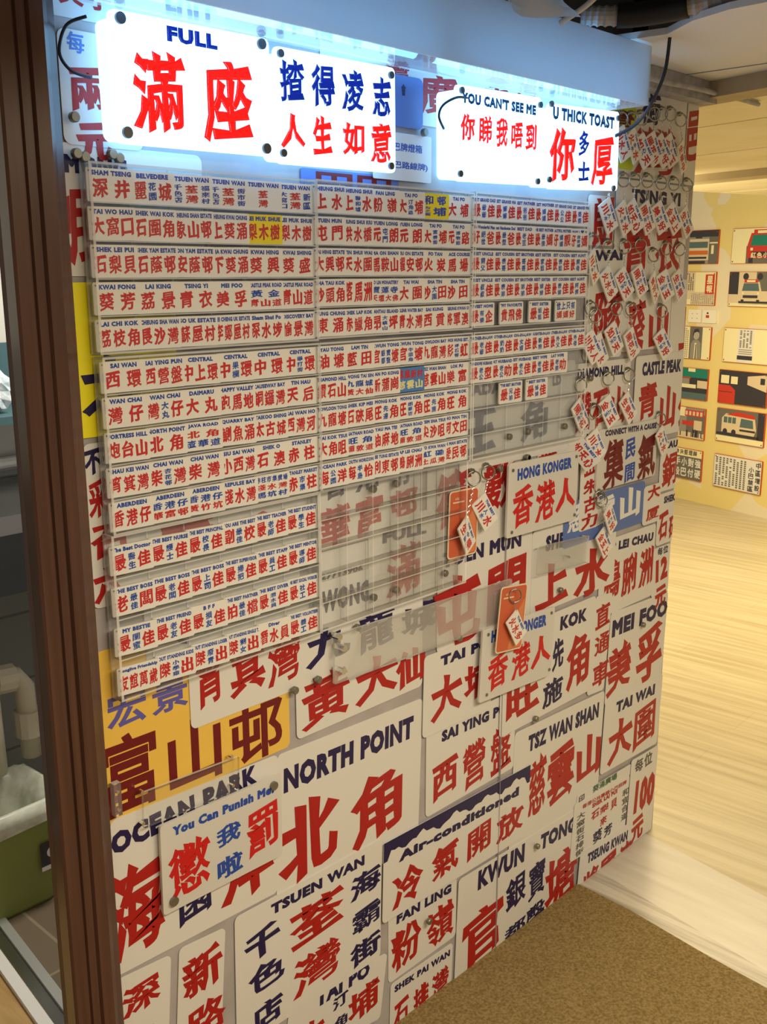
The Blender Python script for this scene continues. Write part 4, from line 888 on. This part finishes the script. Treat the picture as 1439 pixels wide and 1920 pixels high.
# ------------------------------------------------------------ magnets
for i, (u, v) in enumerate(MAGNETS):
    d0 = 0.0085
    b = MB(); b.lathe((0, 0, 0), [(0.0, 0.009), (0.0058, 0.009), (0.0068, 0.0078), (0.0068, 0.0012), (0.006, 0.0), (0.0, 0.0)], 'magnet_grey', 16)
    o = b.build('magnet', smooth=False); o.rotation_euler = (R(90), 0, 0); o.location = (u / 1e4, -d0 if v / 1e4 < 1.9 else -d0, v / 1e4)
    WHERE = ['first of four above the top left rack', 'second of four above the top left rack', 'third of four above the top left rack', 'fourth of four above the top left rack', 'under the red 兩 by the post', 'on the paper notice between light boxes',
             'just above the HONG KONGER acrylic sign', 'on the red 黃 character', 'between the 筲箕灣 and 黃大仙 signs', 'beside the red 嶺 of FAN LING', 'on the lower edge of the KOK sign', 'on the red 上 of SHEUNG SHUI', 'above the TAI PO 大埔 sign by North Point',
             'on the T of TONG', 'between the words MEI and FOO', 'on the red 石 of DIAMOND HILL', 'below the empty rack on 龍', 'on the mural above HONG KONG letters', 'right of the two keychain hooks by 數', 'behind the right rack under 旺角, first', 'behind the right rack on 角', 'behind the right rack near its right side', 'behind the empty rack left of 滿', 'behind the empty rack on 滿', 'behind the empty rack at its right edge', 'behind the empty rack above 富', 'behind the empty rack above 邨']
    tag(o, 'round grey magnet ' + WHERE[i % len(WHERE)], 'magnet', 'magnets on the mural')

# ------------------------------------------------------------ keychains
KC = [('川', '水', '人'), ('火', '水', '多'), ('如', '天', '心'), ('開', '花', '小'), ('美', '好', '大'), ('金', '玉', '上'), ('生', '樂', '中')]
ROWN = ['top row under the trough', 'row in front of TSING YI', 'row in front of 青衣', 'row in front of 葵山', 'row in front of DIAMOND HILL', 'lower group']
ROWS = [7, 7, 7, 5, 6]
PLACE = []
for ri, cnt in enumerate(ROWS[:4]):
    for k in range(cnt): PLACE.append(f'white tag keychain, {["first","second","third","fourth","fifth","sixth","seventh"][k]} in the {ROWN[ri]}')
PLACE += ['white tag keychain hanging on the word HILL', 'white tag keychain between DIAMOND HILL and CASTLE PEAK', 'white tag keychain at left edge of CONNECT WITH A CAUSE', 'white tag keychain at right edge of CONNECT WITH A CAUSE', 'white tag keychain turned edge-on over the chocolate sign', 'white tag keychain at right end of the middle right rack',
          'cream tag keychain over the blue 慈雲山 sign', 'white tag keychain below the cream one on the blue sign', 'white tag keychain in front of the upper orange card', 'white tag keychain beside the upper orange card', 'white tag keychain in front of the lower orange card']
def chain_pts(a, c):
    return a, c
for i, (tu, tv, ru, rv) in enumerate(KEYCHAINS):
    tu, tv, ru, rv = tu / 1e4, tv / 1e4, ru / 1e4, rv / 1e4
    d = {34: 0.026, 36: 0.044, 32: 0.031}.get(i, 0.020); hang = 0.042 if i == 36 else 0.017
    if i >= len(PLACE): PLACE.append('white tag keychain on the mural')
    edge_on = (i == 30)
    t = thing('keychain', PLACE[i], 'keychain', (ru, -0.010, rv), 'tag keychains hanging on the mural')
    ang = -55.5 + random.uniform(-6, 6); yaw = random.uniform(-10, 14)
    if edge_on: yaw = 62
    a = R(ang); y_ = R(yaw)
    ux = Vector((math.cos(a) * math.cos(y_), -math.cos(a) * math.sin(y_), math.sin(a))); uy = Vector((-math.sin(a) * math.cos(y_), math.sin(a) * math.sin(y_), math.cos(a)))
    fr = Frame((tu, -d, tv), ux, uy)
    b = MB(); b.prism(fr, rrect(-TAGW / 2, -TAGH / 2, TAGW, TAGH, 0.0025, 2), -0.0016, 0.0016, 'tag_white')
    p, q, s = KC[i % len(KC)]
    print_tag(b, fr, 'THE BEST', f'r{p} B{s}{q} r{q}' if i % 3 else f'r{p}{q}{s}', 0.0018)
    b.build('tag_plate', t)
    corner = fr.p(-TAGW / 2 + 0.004, TAGH / 2 - 0.004, 0)
    R0 = 0.0145; rc = Vector((ru, -hang, rv))
    b = MB(); b.tube([rc + Vector((R0 * math.cos(2 * math.pi * k / 20) * 0.86, -0.5 * R0 * math.cos(2 * math.pi * k / 20), R0 * math.sin(2 * math.pi * k / 20))) for k in range(20)], 0.0017, 'ring_steel', 6, True); b.build('ring', t, smooth=True)
    b = MB(); b.disc(Frame((ru, -0.0085, rv + R0)), 0, 0, 0.0055, 0, 0.007, 'magnet_grey', 12); b.disc(Frame((ru, -0.0155, rv + R0 + .0005)), 0, 0, 0.0016, 0, 0.006, 'magnet_grey', 8); b.build('hook', t)
    top = rc + Vector((0, 0, -R0)); L = (corner - top).length
    if L < 0.20:
        n = max(3, int(L / 0.0058)); b = MB()
        for k in range(n):
            c = top.lerp(corner, (k + .5) / n); dirv = (corner - top).normalized(); side = Vector((1, 0, 0)) if k % 2 else Vector((0, 1, 0))
            side = (side - dirv * side.dot(dirv)).normalized(); hl = L / n * 0.66
            b.tube([c + dirv * hl * math.cos(2 * math.pi * j / 8) + side * 0.0019 * math.sin(2 * math.pi * j / 8) for j in range(8)], 0.00055, 'chrome', 4, True)
        b.build('chain', t)
# orange backing cards
for i, (ox, oy, w, h, ang) in enumerate(CARDS):
    ox, oy, w, h = ox / 1e4, oy / 1e4, w / 1e4, h / 1e4; d = (0.012, 0.033)[i]
    fr = turned((ox, -d, oy), ang)
    t = thing('keychain_card', ['orange backing card hanging left of upper acrylic sign', 'orange backing card hanging over lower acrylic sign'][i], 'card', (ox + w / 2, -d, oy), 'orange keychain backing cards')
    b = MB(); b.plate(fr, w, h, 0.009, 0.0015, 'card_cream'); b.prism(fr, rrect(0.003, 0.003, w - .006, h - .006, 0.007), 0.0015, 0.0017, 'card_orange')
    b.poly(fr, [(w * .45, 0.004), (w - .006, .006), (w - .006, h * .78), (w * .62, h * .52)], 'card_orange_light', 0.0018)
    put(b, fr, '山', 'semi', w * .2, h * .86, w * .32, h * .9, 'card_cream', 0.0019); b.rect(fr, w * .12, h * .815, w * .5, h * .835, 'card_cream', 0.0019)
    b.build('card', t)
    if i == 1:
        b = MB(); b.disc(Frame((ox + w * .55, -0.0085, oy + h - .012)), 0, 0, 0.004, 0, 0.024, 'magnet_grey', 10); b.build('hook', t)
# paper notice between the light boxes
b = MB(); fr = Frame((1.300, -0.0072, 1.706))
b.plate(fr, 0.150, 0.078, 0.003, 0.0006, 'print_white')
put(b, fr, '小巴牌燈箱', 'semi', 0.030, 0.048, 0.125, 0.062, 'ink_blue', 0.0008); put(b, fr, '小巴路線牌)', 'semi', 0.030, 0.018, 0.140, 0.032, 'ink_blue', 0.0008)
tag(b.build('paper_notice'), 'white paper notice with blue handwriting between light boxes', 'notice')

# ------------------------------------------------------------ photo panels on the far wall
def unit(s0, s1, z0, z1):
    """frame whose x runs right as seen from the camera; returns frame, width, height"""
    return Frame(far(s0, z0, 0.012), (-E2.x, -E2.y, 0), (0, 0, 1)), abs(s0 - s1), z1 - z0
def lines_of(b, fr, x0, y0, x1, y1, n, mname, vertical=True):
    for i in range(n):
        if vertical:
            xa = x0 + (x1 - x0) * (i + .15) / n; xb = x0 + (x1 - x0) * (i + .72) / n
            k = 14
            for j in range(k):
                if random.random() < .12: continue
                b.rect(fr, xa, y0 + (y1 - y0) * j / k, xb, y0 + (y1 - y0) * (j + .7) / k, mname, 0.0011)
        else: b.rect(fr, x0, y0 + (y1 - y0) * (i + .2) / n, x1, y0 + (y1 - y0) * (i + .65) / n, mname, 0.0011)
def bus_front(b, fr, x0, y0, w, h, body, roof, glass='photo_glass', z=0.0011):
    b.poly(fr, [(x0, y0 + h * .15), (x0 + w, y0 + h * .15), (x0 + w, y0 + h * .55), (x0 + w * .9, y0 + h * .9), (x0 + w * .1, y0 + h * .9), (x0, y0 + h * .55)], body, z)
    b.poly(fr, [(x0 + w * .09, y0 + h * .52), (x0 + w * .91, y0 + h * .52), (x0 + w * .84, y0 + h * .84), (x0 + w * .16, y0 + h * .84)], glass, z + .0002)
    b.rect(fr, x0 + w * .18, y0 + h * .86, x0 + w * .82, y0 + h, roof, z + .0002)
    b.rect(fr, x0 + w * .30, y0 + h * .89, x0 + w * .70, y0 + h * .97, 'photo_cream', z + .0004)
    b.rect(fr, x0 + w * .15, y0 + h * .22, x0 + w * .85, y0 + h * .34, 'photo_dark', z + .0003)
    for q in (.06, .80): b.rect(fr, x0 + w * q, y0, x0 + w * (q + .14), y0 + h * .16, 'photo_dark', z)
    for q in (.1, .82): b.rect(fr, x0 + w * q, y0 + h * .38, x0 + w * (q + .08), y0 + h * .46, 'photo_cream', z + .0003)
def panel(s0, s1, z0, z1, label, draw, border='frame_red', ground='photo_cream'):
    fr, w, h = unit(s0, s1, z0, z1)
    b = MB(); b.plate(fr, w, h, 0.004, 0.0004, border, z=0.0); b.plate(Frame(fr.p(0, 0, -.012), fr.ux, fr.uy), w, h, 0.004, 0.011, border)
    b.rect(fr, .003, .003, w - .003, h - .003, ground, 0.0008)
    draw(b, fr, w, h)
    for x in (.014, w - .014):
        for y in (.014, h - .014): b.disc(fr, x, y, .0045, .0008, .003, 'magnet_grey', 8)
    tag(b.build('photo_panel'), label, 'picture', 'photo panels on the far wall')
def d1(b, f, w, h):
    b.rect(f, .003, .003, w - .003, h - .003, 'photo_grey', .0009); b.rect(f, .003, h * .80, w - .003, h - .003, 'photo_dark', .001)
    b.rect(f, w * .70, .003, w - .003, h * .8, 'photo_mid', .001)
    b.rect(f, .0, h * .12, w * .70, h * .74, 'photo_paper', .0011); b.rect(f, .003, h * .48, w * .66, h * .66, 'photo_glass', .0013); b.rect(f, .003, h * .28, w * .68, h * .40, 'photo_orange', .0013)
    b.rect(f, .003, h * .16, w * .64, h * .22, 'photo_dark', .0013); b.rect(f, w * .25, h * .76, w * .46, h * .83, 'photo_dark', .0013); b.rect(f, .003, .003, w * .6, h * .10, 'photo_dark', .0013)
    b.rect(f, w * .78, h * .3, w * .86, h * .55, 'photo_cream', .0013); b.rect(f, w * .72, h * .6, w * .98, h * .64, 'photo_cream', .0013)
def d2(b, f, w, h):
    b.rect(f, w * .30, .003, w - .003, h * .5, 'photo_mid', .0009); bus_front(b, f, w * .32, -.0 + .004, w * .62, h * .93, 'photo_red', 'photo_red', 'photo_green')
    for i, c in enumerate('紅色小巴'): put(b, f, c, 'semi', w * (.40 + .12 * i), h * .16, w * (.50 + .12 * i), h * .32, 'photo_cream', .002)
def d3(b, f, w, h):
    b.rect(f, .003, .003, w - .003, h * .40, 'photo_paper', .0009); b.rect(f, .003, h * .4, w * .32, h - .003, 'photo_paper', .0009)
    lines_of(b, f, w * .08, h * .45, w * .28, h * .96, 3, 'photo_dark'); lines_of(b, f, w * .2, h * .04, w * .97, h * .36, 12, 'photo_grey')
    b.rect(f, w * .66, h * .34, w * .96, h * .92, 'photo_red', .0012); put(b, f, '星', 'semi', w * .71, h * .64, w * .91, h * .88, 'photo_cream', .0016); put(b, f, '報', 'semi', w * .71, h * .38, w * .91, h * .61, 'photo_cream', .0016)
    b.rect(f, .003, .003, w * .2, h * .18, 'photo_cream', .0014)
def d4(b, f, w, h):
    b.rect(f, .003, .003, w - .003, h - .003, 'photo_paper', .0009); b.rect(f, .003, h * .35, w * .2, h - .003, 'photo_dark', .001); b.rect(f, w * .55, h * .45, w - .003, h - .003, 'photo_mid', .001)
    b.rect(f, .003, .003, w - .003, h * .10, 'photo_cream', .001); b.rect(f, w * .22, h * .07, w * .95, h * .16, 'photo_dark', .001)
    bus_front(b, f, w * .24, h * .10, w * .42, h * .68, 'photo_paper', 'photo_red'); b.disc(f, w * .34, h * .86, h * .10, .0009, .0012, 'photo_dark'); b.disc(f, w * .62, h * .86, h * .10, .0009, .0012, 'photo_dark')
def d5(b, f, w, h):
    lines_of(b, f, w * .03, h * .05, w * .27, h * .96, 4, 'photo_grey'); b.rect(f, w * .30, .003, w * .72, h - .003, 'photo_mid', .0009)
    b.poly(f, [(w * .34, .003), (w * .70, .003), (w * .68, h * .5), (w * .58, h * .6), (w * .42, h * .58), (w * .35, h * .45)], 'photo_grey', .0011)
    b.poly(f, [(w * .47, .003), (w * .57, .003), (w * .54, h * .5), (w * .48, h * .5)], 'photo_cream', .0013); b.poly(f, [(w * .505, .003), (w * .545, .003), (w * .535, h * .46), (w * .51, h * .46)], 'photo_dark', .0015)
    b.prism(f, [(w * .52 + w * .10 * math.cos(k * .449), h * .74 + h * .14 * math.sin(k * .449)) for k in range(14)], .0011, .0014, 'photo_skin')
    b.poly(f, [(w * .40, h * .76), (w * .46, h * .92), (w * .58, h * .94), (w * .63, h * .82), (w * .54, h * .84), (w * .45, h * .80), (w * .43, h * .68)], 'photo_dark', .0016)
def d6(b, f, w, h):
    b.rect(f, w * .30, .003, w * .62, h - .003, 'print_white', .0009); lines_of(b, f, w * .33, h * .45, w * .60, h * .95, 4, 'photo_mid'); lines_of(b, f, w * .33, h * .25, w * .60, h * .42, 3, 'photo_grey', False); b.rect(f, w * .305, h * .10, w * .615, h * .22, 'photo_dark', .0011)
def d7(b, f, w, h):
    b.rect(f, .003, .003, w - .003, h - .003, 'photo_dark', .0009); b.rect(f, .003, h * .70, w - .003, h - .003, 'photo_green', .001); b.rect(f, w * .3, h * .88, w * .55, h - .003, 'photo_cream', .0012)
    b.rect(f, .003, h * .36, w * .60, h * .48, 'photo_cream', .0012); b.rect(f, .003, h * .48, w * .36, h * .66, 'photo_grey', .0012); b.rect(f, w * .64, h * .38, w - .003, h * .62, 'photo_paper', .0012); b.rect(f, .003, h * .655, w * .4, h * .70, 'photo_red', .0012); b.rect(f, .003, .003, w - .003, h * .22, 'photo_glass', .0011)
def d8(b, f, w, h):
    b.rect(f, .003, .003, w - .003, h - .003, 'photo_dark', .0009); b.poly(f, [(.003, .003), (w * .36, .003), (w * .36, h * .42), (w * .25, h * .55), (.003, h * .55)], 'photo_red', .0011); b.rect(f, .003, h * .34, w * .3, h * .36, 'photo_dark', .0013)
    b.rect(f, w * .05, h * .60, w * .22, h * .84, 'photo_cream', .0011); b.rect(f, w * .26, h * .60, w * .40, h * .82, 'photo_cream', .0011); b.poly(f, [(w * .60, h * .62), (w - .003, h * .45), (w - .003, h * .95), (w * .60, h * .86)], 'photo_paper', .0011); b.rect(f, w * .86, h * .66, w * .95, h * .84, 'photo_dark', .0013)
def d9(b, f, w, h):
    b.rect(f, .003, .003, w - .003, h - .003, 'photo_grey', .0009); b.rect(f, .003, h * .7, w * .3, h - .003, 'photo_cream', .001); b.rect(f, w * .35, h * .2, w - .003, h * .8, 'photo_mid', .001); b.rect(f, w * .28, h * .72, w * .95, h * .92, 'photo_red', .0012)
    for i in range(5): b.rect(f, w * (.30 + i * .13), h * .75, w * (.38 + i * .13), h * .88, 'photo_paper', .0014)
    b.rect(f, w * .2, h * .42, w * .62, h * .56, 'photo_red', .0012); b.rect(f, w * .62, h * .3, w * .9, h * .6, 'photo_paper', .0012); b.rect(f, .003, .003, w - .003, h * .2, 'photo_paper', .0011)
    for i in range(14):
        x = random.uniform(.02, .94) * w; b.rect(f, x, h * .06, x + w * .035, h * random.uniform(.2, .32), 'photo_dark', .0014)
def d10(b, f, w, h):
    b.rect(f, .003, h * .18, w - .003, h - .003, 'photo_mid', .0009); b.rect(f, w * .86, h * .18, w - .003, h - .003, 'photo_dark', .001); b.rect(f, w * .02, h * .20, w * .9, h * .28, 'photo_dark', .001)
    b.poly(f, [(w * .12, h * .30), (w * .80, h * .28), (w * .84, h * .46), (w * .80, h * .80), (w * .20, h * .86), (w * .12, h * .72)], 'photo_paper', .0012); b.poly(f, [(w * .20, h * .82), (w * .42, h * .93), (w * .78, h * .90), (w * .80, h * .78)], 'photo_red', .0014)
    for i in range(3): b.rect(f, w * (.16 + i * .09), h * .58, w * (.235 + i * .09), h * .76, 'photo_glass', .0015)
    b.poly(f, [(w * .50, h * .50), (w * .78, h * .50), (w * .76, h * .74), (w * .52, h * .76)], 'photo_glass', .0015); b.rect(f, w * .50, h * .38, w * .82, h * .44, 'photo_dark', .0015)
    for x in (.20, .38): b.disc(f, w * x, h * .32, h * .085, .0012, .0017, 'photo_dark')
def d11(b, f, w, h):
    for i, c in enumerate('表決堅理薛'): put(b, f, c, 'semi', w * (.04 + i * .16), h * .80, w * (.18 + i * .16), h * .96, 'photo_dark', .0012)
    b.rect(f, .003, .003, w - .003, h * .75, 'photo_mid', .0009)
    for i, s in enumerate(('手段', '小巴', '對付', '強硬')):
        for j, c in enumerate(s): put(b, f, c, 'semi', w * (.03 + i * .245), h * (.42 - j * .34), w * (.24 + i * .245), h * (.70 - j * .34), 'print_white', .0012)
def d12(b, f, w, h):
    b.rect(f, .003, .003, w - .003, h - .003, 'print_white', .0009)
    lines_of(b, f, w * .03, h * .06, w * .70, h * .94, 9, 'photo_mid')
    for j, c in enumerate('中區增設'): put(b, f, c, 'semi', w * .88, h * (.76 - j * .22), w * .98, h * (.94 - j * .22), 'photo_dark', .0013)
    for j, c in enumerate('小巴禁區'): put(b, f, c, 'semi', w * .74, h * (.62 - j * .19), w * .85, h * (.78 - j * .19), 'photo_dark', .0013)
panel(.795, .540, 1.603, 1.822, 'photograph of an orange banded minibus, top of the near column', d1)
panel(.431, .046, 1.603, 1.822, 'photograph of a red minibus front, top of the far column', d2)
panel(.793, .540, 1.336, 1.555, 'yellowed newspaper cutting with a red masthead block', d3)
panel(.432, .046, 1.336, 1.555, 'photograph of a cream minibus below the red minibus picture', d4)
panel(.806, .549, .978, 1.196, 'newspaper cutting with a grey portrait of a man in a tie', d5)
panel(.443, .058, .978, 1.200, 'cream panel with one narrow grey newspaper column', d6)
panel(.795, .549, .705, .918, 'photograph with green awning below the portrait cutting', d7)
panel(.458, .073, .708, .928, 'photograph of red seats inside a bus', d8)
panel(.796, .549, .436, .650, 'photograph of a crowded street with red signboards', d9)
panel(.454, .068, .455, .675, 'photograph of a cream minibus with red roof', d10)
panel(.800, .552, .150, .362, 'newspaper headline cutting with white characters on grey', d11)
panel(.448, .062, .145, .366, 'newspaper cutting of vertical text, lowest of the far column', d12)
for i, (s0, s1) in enumerate(((.754, .643), (.633, .517))):
    t = thing('wall_socket', ['cream blank wall plate with four dots under the newspaper cutting', 'cream wall switch plate with dark buttons'][i], 'socket', far((s0 + s1) / 2, 1.222, 0), 'wall plates on the far wall')
    fr = Frame(far(s0, 1.222, 0.012), (-E2.x, -E2.y, 0), (0, 0, 1))
    b = MB(); b.plate(Frame(fr.p(0, 0, -.011), fr.ux, fr.uy), s0 - s1, .085, .004, .012, 'switch_white'); b.build('cover_plate', t)
    if i:
        b = MB(); b.rect(fr, .036, .060, .052, .070, 'hole_black', .0015); b.build('indicator', t); b = MB(); b.plate(Frame(fr.p(.032, .034, 0), fr.ux, fr.uy), .026, .018, .002, .003, 'photo_red'); b.build('switch', t)
    else:
        b = MB()
        for x in (.03, .072):
            for y in (.026, .056): b.rect(fr, x, y, x + .01, y + .004, 'photo_grey', .0015)
        b.build('slots', t)

# ------------------------------------------------------------ pipes and cables at the ceiling
quick('insulated_pipe', lambda b: b.tube(bez([(1.52, -0.02, 2.10), (1.66, -0.18, 2.065), (1.80, -0.40, 2.04), (1.95, -0.66, 2.06)]), 0.026, 'insulation_black', 14), 'thick black insulated pipe rising into ceiling hole behind the trough', 'pipe', smooth=True)
quick('insulated_pipe', lambda b: b.tube(bez([(1.60, -0.06, 2.20), (1.62, -0.2, 2.16), (1.58, -0.34, 2.14)]), 0.03, 'insulation_black', 14), 'short black pipe end beside the hanging plastic film', 'pipe', smooth=True)
cond = thing('flexible_conduit', 'grey ribbed flexible conduit leaving the trough beside black pipe', 'conduit', (1.80, -0.2, 1.99))
pts = bez([(1.74, -0.12, 2.012), (1.80, -0.22, 2.010), (1.86, -0.38, 2.03), (1.97, -0.60, 2.08)], 72)
b = MB(); b.tube(pts, [0.0165 + 0.0028 * (i % 3 == 0) for i in range(len(pts))], 'conduit_grey', 14); b.build('ribbed_tube', cond, smooth=False)
b = MB(); b.tube(pts[16:38], 0.0215, 'insulation_black', 14); b.build('tape_wrap', cond, smooth=True)
quick('white_cable', lambda b: b.tube(bez([(1.62, -0.156, 1.975), (1.625, -0.22, 2.005), (1.645, -0.27, 2.07), (1.67, -0.30, 2.2)]), 0.005, 'cable_white', 8), 'thin white cable climbing over the trough edge', 'cable', smooth=True)
quick('black_cable', lambda b: b.tube(bez([(1.93, -0.20, 1.996), (1.935, -0.19, 1.93), (1.96, -0.15, 1.88), (1.992, -0.10, 1.85), (1.992, -0.05, 1.83), (1.985, -0.02, 1.825)], 40), 0.0036, 'cable_dark', 8), 'black cable hanging in front of WAN lettering', 'cable', smooth=True)
quick('ceiling_cable', lambda b: b.tube(bez([(1.9, -0.075, 1.97), (2.1, -0.07, 1.955), (2.3, -0.06, 1.962), (2.52, -0.06, 1.965), (2.68, -0.05, 1.968)], 30), 0.006, 'wrap_grey', 8), 'grey cable clipped under the low ceiling along the mural top', 'cable', smooth=True)
b = MB()
for k in range(14):
    a = k / 13
    for j in range(6): pass
pl = []
for i in range(15):
    for j in range(7):
        pl.append((1.18 + i * 0.028, -0.21 + 0.02 * math.sin(i * .8 + j), 1.985 + j * .012 + 0.016 * math.sin(i * .5) - 0.03 * (i / 14) ** 2))
b.add(pl, [[i * 7 + j, i * 7 + j + 1, (i + 1) * 7 + j + 1, (i + 1) * 7 + j] for i in range(14) for j in range(6)], 'trough_plastic')
tag(b.build('plastic_film', smooth=True), 'sheet of translucent plastic film lying on top of the trough', 'plastic sheet')

# ------------------------------------------------------------ kitchen things behind the post
binx, biny = 1.00, 1.03
bn = thing('waste_bin', 'green plastic waste bin with a clear liner on kitchen floor', 'bin', (binx, biny, 0))
def rr_ring(hw, hd, r, z): return [(binx + x, biny + y, z) for x, y in rrect(-hw, -hd, 2 * hw, 2 * hd, r, 5)]
b = MB(); rings = [rr_ring(.115, .085, .03, .0), rr_ring(.120, .09, .03, .012), rr_ring(.145, .112, .035, .265), rr_ring(.150, .117, .035, .27), rr_ring(.150, .117, .035, .285), rr_ring(.141, .108, .033, .285), rr_ring(.112, .082, .03, .02)]
n = len(rings[0]); V = [p for rg in rings for p in rg]
b.add(V, [[i * n + k, i * n + (k + 1) % n, (i + 1) * n + (k + 1) % n, (i + 1) * n + k] for i in range(len(rings) - 1) for k in range(n)] + [list(range(n))[::-1], [(len(rings) - 1) * n + k for k in range(n)]], 'bin_green')
b.build('body', bn, smooth=True)
b = MB(); rings = []
for hw, hd, z in ((.1535, .1205, .235), (.1545, .1215, .26), (.1535, .1205, .289), (.143, .11, .293), (.12, .09, .24), (.09, .07, .12)):
    rings.append([(x + random.uniform(-.002, .002), y + random.uniform(-.002, .002), zz + random.uniform(-.010, .008) * (1 if z < .25 else .4)) for x, y, zz in rr_ring(hw, hd, .035, z)])
V = [p for rg in rings for p in rg]
b.add(V, [[i * n + k, i * n + (k + 1) % n, (i + 1) * n + (k + 1) % n, (i + 1) * n + k] for i in range(len(rings) - 1) for k in range(n)], 'liner'); b.build('liner', bn, smooth=True)
b = MB(); fr = Frame((binx + .068, biny - .108, .10)); b.plate(fr, .045, .075, .002, .001, 'photo_dark'); b.rect(fr, 0, 0, .045, .012, 'print_white', .0013); b.disc(fr, .03, .045, .014, .001, .0014, 'print_white'); b.build('sticker', bn)
# sink with waste pipes
sk = thing('kitchen_sink', 'stainless steel kitchen sink seen past the wooden post', 'sink', (1.3, 1.15, 0.8))
b = MB(); b.box((0.75, 0.98, 0.985), (1.85, 1.41, 1.0), 'steel'); b.build('rim', sk)
b = MB(); b.box((0.76, 1.0, 0.80), (1.80, 1.40, 0.985), 'steel_dark'); b.build('basin', sk)
b = MB(); b.box((0.75, 0.97, 0.955), (1.85, 0.98, 1.0), 'steel'); b.build('front_edge', sk)
pp = thing('waste_pipe', 'cream plastic waste pipe with trap under the sink', 'pipe', (1.1, 1.18, 0.4))
b = MB(); b.tube([(1.00, 1.15, .545), (1.10, 1.15, .535), (1.155, 1.15, .53), (1.175, 1.15, .50), (1.18, 1.15, .30)], 0.026, 'pvc', 14); b.build('elbow', pp, smooth=True)
b = MB(); b.tube([(1.095, 1.15, .535), (1.145, 1.15, .531)], 0.038, 'pvc', 12); b.build('coupling', pp)
b = MB(); b.tube([(1.178, 1.15, .43), (1.179, 1.15, .36)], 0.036, 'pvc', 12); b.build('coupling', pp)
b = MB(); b.tube([(1.055, 1.12, .56), (1.06, 1.12, .30)], 0.034, 'pvc', 14); b.build('trap', pp, smooth=True)
quick('water_pipe', lambda b: b.tube([(0.95, 1.39, 1.04), (1.5, 1.39, 1.05)], 0.016, 'rail_white', 10), 'thin white water pipe along the kitchen wall above sink', 'pipe')
b = MB(); pts = []; nu, nv = 14, 9
for i in range(nu):
    for j in range(nv):
        a = 2 * math.pi * i / nu; q = math.pi * j / (nv - 1)
        k = 1 + .25 * math.sin(5 * a + 3 * q) * math.sin(q) + random.uniform(-.08, .08)
        pts.append((1.20 + .05 * k * math.sin(q) * math.cos(a), 1.24 + .04 * k * math.sin(q) * math.sin(a), 1.262 + .055 * k * math.cos(q)))
b.add(pts, [[i * nv + j, ((i + 1) % nu) * nv + j, ((i + 1) % nu) * nv + j + 1, i * nv + j + 1] for i in range(nu) for j in range(nv - 1)], 'plastic_bag')
tag(b.build('plastic_bag', smooth=False), 'crumpled clear plastic bag on the dark kitchen shelf', 'bag')
quick('wall_shelf', lambda b: (b.box((0.7, 1.15, 1.185), (1.9, 1.41, 1.205), 'kitchen_teal'), b.box((0.7, 1.39, 1.205), (1.9, 1.41, 1.37), 'kitchen_teal')), 'dark teal kitchen shelf above the sink', 'shelf')

bpy.data.objects.remove(TXO); bpy.data.curves.remove(TXT)
